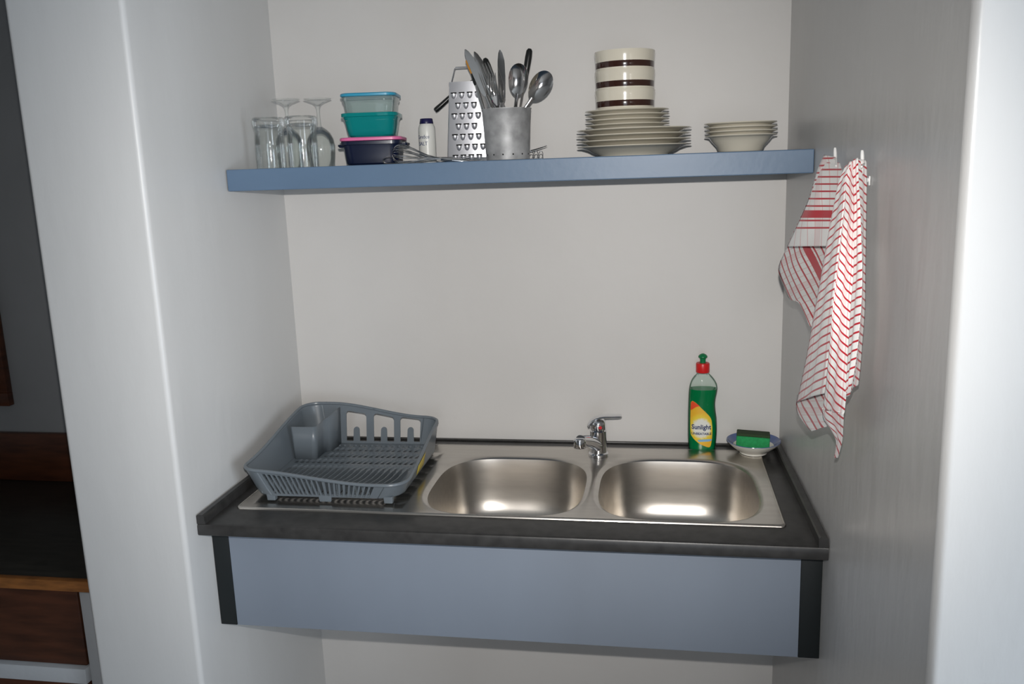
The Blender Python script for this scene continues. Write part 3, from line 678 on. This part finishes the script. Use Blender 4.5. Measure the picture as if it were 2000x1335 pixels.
def panel2d(name, m, parent, outer, holes, fn, th):
    """flat sheet with openings, laid on a surface by fn(u, v, depth)"""
    cu = bpy.data.curves.new(name, 'CURVE'); cu.dimensions = '2D'; cu.fill_mode = 'BOTH'; cu.extrude = th/2
    for P_ in [outer]+holes:
        sp = cu.splines.new('POLY'); sp.points.add(len(P_)-1); sp.use_cyclic_u = True
        for q, (x, y) in zip(sp.points, P_): q.co = (x, y, 0, 1)
    o = bpy.data.objects.new(name, cu); COL.objects.link(o); bpy.context.view_layer.update()
    me = bpy.data.meshes.new_from_object(o.evaluated_get(bpy.context.evaluated_depsgraph_get())); bpy.data.objects.remove(o); bpy.data.curves.remove(cu)
    for v in me.vertices: v.co = Vector(fn(*v.co))
    me.materials.clear(); me.materials.append(m)
    o = bpy.data.objects.new(name, me); COL.objects.link(o); o.parent = parent; return o
def rpoly(x0, x1, y0, y1, r, top=None):
    """rounded opening; top(x) gives a sloping upper edge"""
    P_ = []
    for cx_, cy_, a0 in ((x1-r, y1-r, 0), (x0+r, y1-r, 90), (x0+r, y0+r, 180), (x1-r, y0+r, 270)):
        for i in range(7):
            a = math.radians(a0+15*i); x, y = cx_+r*math.cos(a), cy_+r*math.sin(a)
            P_.append((x, y+(top(x)-top((x0+x1)/2) if top and y > (y0+y1)/2 else 0)))
    return P_
SK0, SK1 = 0, nl; BK0 = 2*(nl+nc); BK1 = BK0+nl
def is_hole(i, k): return (SK0 <= i < SK1) or (BK0 <= i < BK1)
def wp(i, f):    # point of the wall at fractional perimeter index and height
    i0 = int(math.floor(i)); fi = i-i0; a, b = PR[i0 % NS], PR[(i0+1) % NS]; c, d = PB[i0 % NS], PB[(i0+1) % NS]
    rx, ry = a[0]+(b[0]-a[0])*fi, a[1]+(b[1]-a[1])*fi; bx, by = c[0]+(d[0]-c[0])*fi, c[1]+(d[1]-c[1])*fi
    g = max(f, 0)**.92; return Vector((bx+(rx-bx)*g, by+(ry-by)*g, BZ+(rimz(rx, ry)-BZ)*f))
# front: upright slats
n_ = 60
outer = [(nl*j/n_, 0) for j in range(n_+1)]+[(nl*(1-j/n_), 1) for j in range(n_+1)]
holes = []
for k in range(22):
    u0 = nl*(.030+k*.0412); u1 = u0+nl*.0245
    holes.append([(u0, .10), (u1, .10), (u1, .50), (u1, .90), (u0, .90), (u0, .50)])
panel2d('front_slats', M['rack'], t, outer, holes, lambda u, v, d: wp(u, v)+Vector((0, -d, 0)), .0030)
# back: three windows with a finger in each
def back_pt(x, z, d):
    # find the height fraction for this height
    zt = rimz(x, HY); f = (z-BZ)/(zt-BZ); g = max(f, 0)**.92
    return Vector((x, BYh+(HY-BYh)*g-.0001+d, z))
xa, xb = PR[BK0][0], PR[BK1][0]
outer = [(xa+(xb-xa)*j/60, rimz(xa+(xb-xa)*j/60, HY)) for j in range(61)]
xa2, xb2 = PB[BK0][0], PB[BK1][0]
outer = [(xb2, BZ), (xa2, BZ)]+outer
holes = []
tp = lambda x: rimz(x, HY)
for xc, top in ((-.052, .100), (.024, .092), (.097, .084)):
    w_, zb, r_ = .0280, .022, .009; P_ = []
    P_ += [(xc+w_, zb), ]
    for i in range(7): a = math.radians(15*i); P_.append((xc+w_-r_+r_*math.cos(a), top-r_+r_*math.sin(a)+tp(xc+w_-r_)-tp(xc)))
    for i in range(7): a = math.radians(90+15*i); P_.append((xc-w_+r_+r_*math.cos(a), top-r_+r_*math.sin(a)+tp(xc-w_+r_)-tp(xc)))
    P_ += [(xc-w_, zb), (xc-.0090, zb)]
    for i in range(9): a = math.radians(180-22.5*i); P_.append((xc+.0080*math.cos(a), zb+.030+.0080*math.sin(a)))
    P_ += [(xc+.0090, zb)]
    holes.append(P_)
panel2d('back_panel', M['rack'], t, outer, holes, back_pt, .0030)
mb = MB(); V = [wallpt(i, k) for k in range(NT+1) for i in range(NS)]
mb.add(V, [(k*NS+i, k*NS+(i+1) % NS, (k+1)*NS+(i+1) % NS, (k+1)*NS+i) for k in range(NT) for i in range(NS) if not is_hole(i, k)])
mb.build('basket_wall', M['rack'], t, solid=.0026, auto=60)
mb = MB(); mb.tube([(x, y, rimz(x, y)) for x, y in PR[::2]], .0040, 10, closed=True); mb.build('rim', M['rack'], t)
# slotted floor
FZ = .017
rows = ((-.176, -.040, 0), (-.026, .008, .3), (.022, .056, .3), (.070, .104, .3), (.118, .145, .3), (.154, .169, 0))
holes = []
for a, b, sl in rows:
    for k in range(-11, 12):
        x = OX+k*.0150; h_ = (b-a)*sl/2
        if a > .03 and x < -.092: continue
        if abs(x-OX) > (.150 if abs((a+b)/2) < .1 else .142): continue
        holes.append([(x-.0046-h_, a), (x+.0046-h_, a), (x+.0046+h_, b), (x-.0046+h_, b)])
outer = [(x, y) for x, y, z in rrect(BXh-.001, BYh-.001, .049, 0, OX, 0, 8)]
panel2d('slotted_floor', M['rack'], t, outer, holes, lambda x, y, d: (x, y, FZ-.003+d), .006)
# plate ribs: thin fins rising to the front wall
mb = MB()
for k in range(21):
    x = OX-.150+.0150*k
    pr = [(-.028, FZ+.001), (-.036, FZ+.007), (-.055, FZ+.0105), (-.12, FZ+.016), (-.165, FZ+.024), (-.187, FZ+.029), (-.184, FZ), (-.028, FZ)]
    mb.add([(x+s_*.0011, y, z) for s_ in (-1, 1) for y, z in pr], [tuple(range(8)), tuple(range(8, 16))[::-1]]+[(i, (i+1) % 8, (i+1) % 8+8, i+8) for i in range(8)])
mb.build('plate_ribs', M['rack'], t, smooth=False)['label'] = 'row of thin plate ribs along the front'
# cutlery box in the rear left corner
def wallx(y, z): return -(BXh+(HX-BXh)*min(1, max(0, (z-BZ)/.09)))
out = [(-.173, .046), (-.168, .046), (-.1194, .046)] + arc(-.119, .057, .011, -90, 0, 6) + [(-.108, .0575), (-.108, .0895), (-.107, .105), (-.098, .113), (-.092, .125), (-.090, .150), (-.090, .178)]
mb = MB(); n = len(out)
def cb(z, f, k): return [(x*(1) + (.003*(1-f) if x < -.15 else -.004*(1-f)), y+(.003*(1-f) if i < 2 else 0), z if k == 0 else .1035+.014*ss((y-.09)/.05)) for i, (x, y) in enumerate(out)]
R = [cb(FZ+.001, 0, 0)]
top = cb(0, 1, 1)
for f in (.5, 1.): R.append([(a[0]+(b[0]-a[0])*f, a[1]+(b[1]-a[1])*f, a[2]+(b[2]-a[2])*f) for a, b in zip(R[0], top)])
mb.loft(R, False, False, closed=False)
mb.build('cutlery_box', M['rack'], t, solid=.0028, auto=45)
# feet
for x, y in ((-.132, -.178), (.146, -.178), (-.132, .174), (.146, .174)):
    mb = MB(); mb.loft([rrect(.010, .007, .003, 0, x, y), rrect(.011, .009, .003, BZ+.004, x, y)]); mb.build('foot', M['rack'], t)
mb = MB(); mb.loft([rrect(.0135, .003, .001, .001, -.001, -.184), rrect(.0155, .003, .001, BZ+.004, -.001, -.185)]); mb.build('foot', M['rack'], t)
# sticker on the right wall
mb = MB(); a, b = nl+nc+int(nl*.33), nl+nc+int(nl*.60)
def outw(i, k): p = wallpt(i, k); return (p[0]+.0022, p[1], p[2]-.0006)
ks = (2, 5, 8, 10); idxs = list(range(a, b, 3))
mb.add([outw(i, k) for k in ks for i in idxs], [(r_*len(idxs)+c, r_*len(idxs)+c+1, (r_+1)*len(idxs)+c+1, (r_+1)*len(idxs)+c) for r_ in range(3) for c in range(len(idxs)-1)])
o = mb.build('sticker', M['sticker'], t, solid=.0003); o['label'] = 'yellow paper sticker'

# ------------------------------------------------------------------ washing-up liquid
t = thing('washing_up_liquid', 'green washing-up liquid bottle with a red and green cap and yellow label', 'bottle', (1.0990, -.036, .9004))
prof = [(0, -.0330, .0330, .0225), (.002, -.0350, .0345, .0240), (.010, -.0355, .0350, .0250), (.04, -.0368, .0372, .0255), (.060, -.0368, .0376, .0255), (.085, -.0368, .0362, .0255), (.103, -.0366, .0335, .0250), (.118, -.0362, .0322, .0245), (.132, -.0358, .0328, .0242), (.150, -.0352, .0362, .0240), (.163, -.0340, .0378, .0235), (.174, -.0318, .0360, .0225), (.185, -.0275, .0300, .0205), (.193, -.0220, .0240, .0180), (.1985, -.0165, .0180, .0150)]
def bring(z, o=0, n=40, seg=None):
    P_ = [p for p in prof]; 
    for a, b in zip(P_, P_[1:]):
        if a[0] <= z <= b[0]: f = (z-a[0])/(b[0]-a[0]); break
    xl, xr, ry = [a[c]+(b[c]-a[c])*f for c in (1, 2, 3)]
    return (xl+xr)/2, (xr-xl)/2-o, ry-o
def el(z, o=0, n=40, p=2.5):
    c, a, b = bring(z, o); R = []
    for i in range(n):
        q = 2*math.pi*i/n; cc, s_ = math.cos(q), math.sin(q); k = (abs(cc)**p+abs(s_)**p)**(-1/p); R.append((c+a*cc*k, b*s_*k, z))
    return R
zs = [0, .002, .006, .012, .025, .04, .055, .07, .085, .095, .103, .110, .118, .126, .134, .142, .150, .157, .163, .169, .174, .180, .185, .190, .194, .1985]
mb = MB(); mb.loft([el(z) for z in zs], True, False); mb.lathe([(.0125, .1985), (.0120, .2030), (.0120, .212)], 32); mb.build('bottle', M['bottle'], t, auto=60)
mb = MB(); zl = [z for z in zs if .002 <= z <= .157]+[.1615]; mb.loft([el(max(z, .0025), .0013) for z in zl]); o = mb.build('liquid', M['liquid'], t, auto=60); o['label'] = 'bright green liquid'
mb = MB(); mb.lathe([(.0005, .2045), (.0165, .2045), (.0172, .206), (.0172, .226), (.0160, .2285), (.0080, .2288), (.0005, .2288)], 36); mb.build('cap', M['redcap'], t)['label'] = 'red screw cap'
mb = MB(); mb.lathe([(.0075, .2290), (.0072, .238), (.0085, .2415), (.0115, .2435), (.0112, .2465), (.0080, .2500), (.0035, .2525), (.0005, .2528)], 30); mb.build('spout', M['greencap'], t)['label'] = 'green push-pull spout'
def ysurf(x, z, o=.0010):
    c, a, b = bring(z); p = 2.5; k = max(0, 1-abs((x-c)/a)**p)**(1/p); return -(b*k)-o
# label outline, straight left edge, bulging right edge
lo = [(-.0300, .128), (-.0265, .133), (-.0215, .1315), (-.0150, .1270), (-.004, .1160), (.008, .1040), (.0165, .0945), (.0215, .0850), (.0238, .0700), (.0245, .0550), (.0240, .0380), (.0225, .0240), (.0205, .0150), (.0160, .0115), (.0060, .0145), (-.006, .0200), (-.018, .0290), (-.0265, .0390), (-.0300, .0480), (-.0308, .0750), (-.0306, .1000)]
def label_mesh(poly, o_, zcut=None):
    bm = bmesh.new(); vs = [bm.verts.new((x, 0, z)) for x, z in cr(poly+[poly[0]], 90)[:-1]]; bm.faces.new(vs)
    for c in [x*.004 for x in range(-8, 8)]: bmesh.ops.bisect_plane(bm, geom=bm.verts[:]+bm.edges[:]+bm.faces[:], plane_co=(c, 0, 0), plane_no=(1, 0, 0))
    for c in [x*.008 for x in range(0, 18)]: bmesh.ops.bisect_plane(bm, geom=bm.verts[:]+bm.edges[:]+bm.faces[:], plane_co=(0, 0, c), plane_no=(0, 0, 1))
    uvl = bm.loops.layers.uv.new('UVMap')
    for f in bm.faces:
        for l in f.loops: l[uvl].uv = ((l.vert.co.x+.031)/.056, (l.vert.co.z-.011)/.122*1.9-.38)
    for v in bm.verts: v.co.y = ysurf(v.co.x, v.co.z, o_)
    me = bpy.data.meshes.new('label'); bm.normal_update(); bm.to_mesh(me); bm.free(); return me
me = label_mesh(lo, .0009); me.materials.append(M['label']); lab = bpy.data.objects.new('label', me); COL.objects.link(lab); lab.parent = t; lab['label'] = 'yellow paper label with dark blue writing'
for nm, poly, m in (('label_corner', [(-.0300, .120), (-.0292, .128), (-.0260, .1322), (-.0215, .1306), (-.0150, .1265), (-.0085, .1210), (-.0170, .1180), (-.0290, .1090), (-.0303, .1120)], M['label_red']), ('label_strip', [(-.010, .026), (.0195, .028), (.0200, .0335), (-.010, .0315)], M['label_lblue'])):
    me = label_mesh(poly, .0013); me.materials.append(m); o = bpy.data.objects.new(nm, me); COL.objects.link(o); o.parent = lab
def onb(x0, z0, tilt=0): return lambda x, y, d: (x0+x, ysurf(x0+x, z0+y+tilt*x, .0014+d), z0+y+tilt*x)
text('Sunlight', .0172, 'lettering', M['textblue'], lab, onb(-.0035, .0600), bold=.0004, sx=.90)
text('UNBEATABLE', .0086, 'lettering', M['textblue'], lab, onb(-.003, .0450), bold=.00018, sx=.98)

# ------------------------------------------------------------------ dish with sponge
t = thing('saucer', 'small white saucer with a blue rim holding the sponge, by the right wall', 'saucer', (1.2245, -.072, .9050))
mb = MB(); mb.lathe([(.0005, .003), (.029, .003), (.030, 0), (.0335, 0), (.0340, .004), (.046, .012), (.058, .0215), (.0660, .0305), (.0668, .0320)], 64)
mb.lathe([(.0500, .0200), (.040, .0125), (.028, .0085), (.0005, .008)], 64)
mb.build('saucer', M['dishwhite'], t)
mb = MB(); mb.lathe([(.0668, .0320), (.0664, .0332), (.0650, .0332), (.058, .0262), (.0500, .0200)], 64); mb.build('glazed_rim', M['dishblue'], t)['label'] = 'blue glazed band inside the rim'
t = thing('sponge', 'bright green washing-up sponge with a dark scouring top, on the saucer', 'sponge', (1.2215, -.080, .9195), rot=(math.radians(-4), math.radians(2), math.radians(-6)))
mb = MB(); mb.box(-.0405, .0405, -.0215, .0240, .0015, .0325, .004, seg=3); mb.build('foam', M['sponge'], t)
mb = MB(); mb.box(-.0405, .0405, -.0225, .0245, .0327, .0395, .0022); mb.build('scourer', M['scour'], t)['label'] = 'dark green scouring pad'

# ------------------------------------------------------------------ hooks and tea towels
for (y, z, lab) in ((-.590, 1.611, 'white wall hook nearer the shelf, left tea towel hanging on it'), (-.803, 1.604, 'white wall hook nearer the room, right tea towel hanging on it')):
    t = thing('wall_hook', lab, 'hook', (1.3098, y, z), group='white hooks on the right wall')
    mb = MB(); mb.box(-.0026, 0, -.0045, .0045, -.016, -.001, .0012); mb.build('back_plate', M['hook'], t)
    mb = MB(); mb.tube(cr([(-.0020, 0, -.006), (-.0070, 0, -.009), (-.0115, 0, -.002), (-.0120, 0, .012), (-.0135, 0, .038)], 22), [.0030]*20+[.0026, .0018], 10); mb.build('hook', M['hook'], t)
TOWEL = {
 't1a': ([[1.2775, -0.5827, 1.631, 0.0125, 9.8657], [1.2595, -0.6269, 1.6061, -0.0033, 9.9039], [1.2435, -0.6597, 1.5663, -0.0203, 9.9658], [1.2315, -0.6407, 1.5259, -0.0434, 10.025], [1.2215, -0.5733, 1.4738, -0.0725, 10.0922]],
   [[1.2955, -0.6448, 1.6225, 0.0538, 9.8775], [1.2875, -0.7114, 1.6005, 0.0599, 9.9131], [1.2775, -0.7765, 1.57, 0.0623, 9.9658], [1.2715, -0.7828, 1.5343, 0.0526, 10.025], [1.2675, -0.7956, 1.4949, 0.0477, 10.0909]]),
 't1b': ([[1.2315, -0.5525, 1.4821, 0.2927, 9.9664], [1.2275, -0.4863, 1.4495, 0.3184, 9.9281], [1.2235, -0.4494, 1.417, 0.3481, 9.896], [1.2315, -0.462, 1.3867, 0.3925, 9.8883], [1.2415, -0.4797, 1.3616, 0.4336, 9.8873], [1.2495, -0.5486, 1.3634, 0.4558, 9.9078], [1.2575, -0.6205, 1.3334, 0.5229, 9.9068]],
   [[1.2775, -0.7259, 1.4966, 0.3423, 10.0869], [1.2775, -0.7305, 1.4741, 0.3765, 10.0694], [1.2775, -0.7353, 1.4508, 0.412, 10.0511], [1.2775, -0.7321, 1.4238, 0.4501, 10.0282], [1.2775, -0.7283, 1.3999, 0.4832, 10.0078], [1.2795, -0.7097, 1.3731, 0.5156, 9.9861], [1.2815, -0.6842, 1.3325, 0.5635, 9.9531]]),
 't2a': ([[1.2635, -0.8632, 1.6188, 0.0, 5.3533], [1.2515, -0.8744, 1.5933, 0.0, 5.3914], [1.2435, -0.8745, 1.5561, 0.0, 5.4458], [1.2375, -0.8688, 1.5101, 0.0, 5.511], [1.2335, -0.8523, 1.4537, 0.0, 5.5871], [1.2315, -0.8181, 1.392, 0.0, 5.6632], [1.2315, -0.7735, 1.3242, 0.0, 5.7393], [1.2335, -0.7109, 1.2561, 0.0, 5.8045], [1.2355, -0.6516, 1.198, 0.0, 5.8535]],
   [[1.2655, -0.8805, 1.624, 0.055, 5.3827], [1.2555, -0.896, 1.6011, 0.055, 5.4175], [1.2475, -0.9329, 1.5663, 0.055, 5.4718], [1.2435, -0.9373, 1.5233, 0.055, 5.5371], [1.2405, -0.9344, 1.4717, 0.055, 5.6132], [1.2395, -0.9206, 1.4171, 0.055, 5.6893], [1.2405, -0.9009, 1.3514, 0.055, 5.7763], [1.2415, -0.8845, 1.3037, 0.055, 5.8361], [1.2435, -0.8589, 1.27, 0.055, 5.8719]]),
 't2b': ([[1.2655, -0.8805, 1.624, 0.055, 5.3827], [1.2555, -0.896, 1.6011, 0.055, 5.4175], [1.2475, -0.9329, 1.5663, 0.055, 5.4718], [1.2435, -0.9373, 1.5233, 0.055, 5.5371], [1.2405, -0.9344, 1.4717, 0.055, 5.6132], [1.2395, -0.9206, 1.4171, 0.055, 5.6893], [1.2405, -0.9009, 1.3514, 0.055, 5.7763], [1.2415, -0.8845, 1.3037, 0.055, 5.8361], [1.2475, -0.8342, 1.2363, 0.055, 5.9067]],
   [[1.2755, -0.8625, 1.628, 0.105, 5.3262], [1.2735, -0.8736, 1.6038, 0.105, 5.362], [1.2705, -0.8994, 1.5641, 0.105, 5.4218], [1.2675, -0.9158, 1.5211, 0.105, 5.4871], [1.2665, -0.9243, 1.4701, 0.105, 5.5632], [1.2645, -0.9242, 1.4176, 0.105, 5.6393], [1.2635, -0.9255, 1.349, 0.105, 5.7371], [1.2635, -0.9206, 1.2852, 0.105, 5.8241], [1.2645, -0.9077, 1.2512, 0.105, 5.8654]]),
 't2c': ([[1.2755, -0.8625, 1.628, 0.105, 5.3262], [1.2735, -0.8736, 1.6038, 0.105, 5.362], [1.2705, -0.8994, 1.5641, 0.105, 5.4218], [1.2675, -0.9158, 1.5211, 0.105, 5.4871], [1.2665, -0.9243, 1.4701, 0.105, 5.5632], [1.2645, -0.9242, 1.4176, 0.105, 5.6393], [1.2635, -0.9255, 1.349, 0.105, 5.7371], [1.2635, -0.9206, 1.2852, 0.105, 5.8241], [1.2675, -0.8976, 1.2629, 0.105, 5.8458]],
   [[1.2765, -0.8707, 1.6309, 0.125, 5.337], [1.2745, -0.8898, 1.6003, 0.125, 5.3827], [1.2725, -0.9163, 1.5648, 0.125, 5.4371], [1.2715, -0.9361, 1.5226, 0.125, 5.5023], [1.2715, -0.9525, 1.4735, 0.125, 5.5784], [1.2715, -0.9565, 1.4229, 0.125, 5.6545], [1.2705, -0.9525, 1.37, 0.125, 5.7306], [1.2695, -0.9403, 1.3216, 0.125, 5.7958], [1.2715, -0.9107, 1.281, 0.125, 5.8415]]),
 't2d': ([[1.2765, -0.8707, 1.6309, 0.125, 5.337], [1.2745, -0.8898, 1.6003, 0.125, 5.3827], [1.2725, -0.9163, 1.5648, 0.125, 5.4371], [1.2715, -0.9361, 1.5226, 0.125, 5.5023], [1.2715, -0.9525, 1.4735, 0.125, 5.5784], [1.2715, -0.9565, 1.4229, 0.125, 5.6545], [1.2705, -0.9525, 1.37, 0.125, 5.7306], [1.2695, -0.9403, 1.3216, 0.125, 5.7958], [1.2715, -0.9107, 1.281, 0.125, 5.8415]],
   [[1.2955, -0.8405, 1.6266, 0.155, 5.3142], [1.2945, -0.8539, 1.599, 0.155, 5.3544], [1.2935, -0.8628, 1.5617, 0.155, 5.4088], [1.2925, -0.8732, 1.517, 0.155, 5.474], [1.2925, -0.8807, 1.4643, 0.155, 5.5501], [1.2925, -0.8883, 1.4114, 0.155, 5.6262], [1.2915, -0.8874, 1.3565, 0.155, 5.7023], [1.2905, -0.8865, 1.3165, 0.155, 5.7567], [1.2905, -0.8783, 1.2887, 0.155, 5.7915]]),
 't2tail': ([[1.2473, -0.8351, 1.2374, 0.055, 5.9056], [1.2515, -0.8284, 1.2192, 0.055, 5.9263], [1.2615, -0.8371, 1.2049, 0.055, 5.948], [1.2775, -0.8086, 1.1752, 0.055, 5.9741], [1.2855, -0.7625, 1.132, 0.055, 6.0078]],
   [[1.2643, -0.9085, 1.2523, 0.105, 5.8643], [1.2675, -0.8952, 1.2378, 0.105, 5.8785], [1.2735, -0.8658, 1.214, 0.105, 5.898], [1.2795, -0.8336, 1.1834, 0.105, 5.9241], [1.2855, -0.7787, 1.1377, 0.105, 5.9578]]),
 't2under': ([[1.2415, -0.6163, 1.203, 0.3, 4.9888], [1.2435, -0.5976, 1.168, 0.336, 4.9676], [1.2475, -0.6398, 1.1587, 0.3624, 4.9676], [1.2535, -0.7074, 1.1605, 0.3864, 4.9788]],
   [[1.2535, -0.8411, 1.2738, 0.2856, 5.0723], [1.2555, -0.8277, 1.2431, 0.324, 5.0499], [1.2575, -0.8213, 1.2198, 0.354, 5.0343], [1.2615, -0.795, 1.1962, 0.3756, 5.0206]]),
}

def towel(name, lab, keys, seed, loop, loc):
    rnd = random.Random(seed); me_v = []; me_f = []; me_uv = []
    for key in keys:
        L_, R_ = TOWEL[key]; nt_, ns = 46, 18
        A = cr(L_, nt_+1); B_ = cr(R_, nt_+1); o = len(me_v)
        for k in range(nt_+1):
            for s_ in range(ns+1):
                f = s_/ns; a, b = A[k], B_[k]
                p = [a[c]+(b[c]-a[c])*f for c in range(5)]
                bul = .004*math.sin(math.pi*f) if key not in ('t1b', 't2under') else .002*math.sin(math.pi*f)
                rip = .0016*math.sin(f*9+k*.05+seed)*math.sin(math.pi*f)
                x = p[0]-bul+rip
                me_v.append((min(x, 1.3060)-loc[0], p[1]-loc[1], p[2]-loc[2])); me_uv.append((p[3], p[4]))
        for k in range(nt_):
            for s_ in range(ns):
                q = o+k*(ns+1)+s_; me_f.append((q, q+1, q+ns+2, q+ns+1))
    # back layer, closer to the wall
    n0 = len(me_v)
    L_, R_ = TOWEL[keys[0]][0], TOWEL[keys[-1] if keys[-1] not in ('t2tail', 't2under', 't1b') else ('t2d' if 't2d' in keys else 't1a')][1]
    A, B_ = cr(L_, 31), cr(R_, 31)
    for k in range(31):
        for s_ in range(9):
            f = s_/8*.5; a, b = A[k], B_[k]; p = [a[c]+(b[c]-a[c])*f for c in range(5)]
            d = p[0]+.002+(max(p[0], 1.296)-p[0])*f
            me_v.append((min(d, 1.3060)-loc[0], p[1]-loc[1], p[2]+.006-loc[2])); me_uv.append((p[3], p[4]-2))
    for k in range(30):
        for s_ in range(8):
            q = n0+k*9+s_; me_f.append((q, q+9, q+10, q+1))
    me = bpy.data.meshes.new(name); me.from_pydata(me_v, [], me_f); me.materials.append(M['towel'])
    uvl = me.uv_layers.new(name='UVMap')
    for l in me.loops: uvl.data[l.index].uv = me_uv[l.vertex_index]
    bm = bmesh.new(); bm.from_mesh(me); bmesh.ops.remove_doubles(bm, verts=bm.verts[:], dist=.0007); bmesh.ops.recalc_face_normals(bm, faces=bm.faces[:])
    for f in bm.faces: f.smooth = True
    bm.to_mesh(me); bm.free()
    root = thing(name, lab, 'tea towel', loc, group='red and white tea towels on the right wall')
    o = bpy.data.objects.new('cloth', me); COL.objects.link(o); o.parent = root
    md = o.modifiers.new('thickness', 'SOLIDIFY'); md.thickness = .0012
    mb = MB(); mb.tube([tuple(p[c]-loc[c] for c in range(3)) for p in cr(loop, 16)], .0016, 8); mb.build('hanging_loop', M['tape'], root)
    return root
towel('tea_towel', 'red and white checked tea towel with a broad red band, left of the other', ['t1a', 't1b'], 1, [(1.2850, -.600, 1.625), (1.2905, -.628, 1.630), (1.2900, -.640, 1.626), (1.2870, -.655, 1.618)], (1.30, -.63, 1.62))
towel('tea_towel', 'red and white striped tea towel hanging in long folds, nearer the room', ['t2a', 't2b', 't2c', 't2d', 't2tail', 't2under'], 2, [(1.2800, -.880, 1.618), (1.2895, -.850, 1.622), (1.2890, -.845, 1.620), (1.2850, -.840, 1.612)], (1.30, -.85, 1.61))
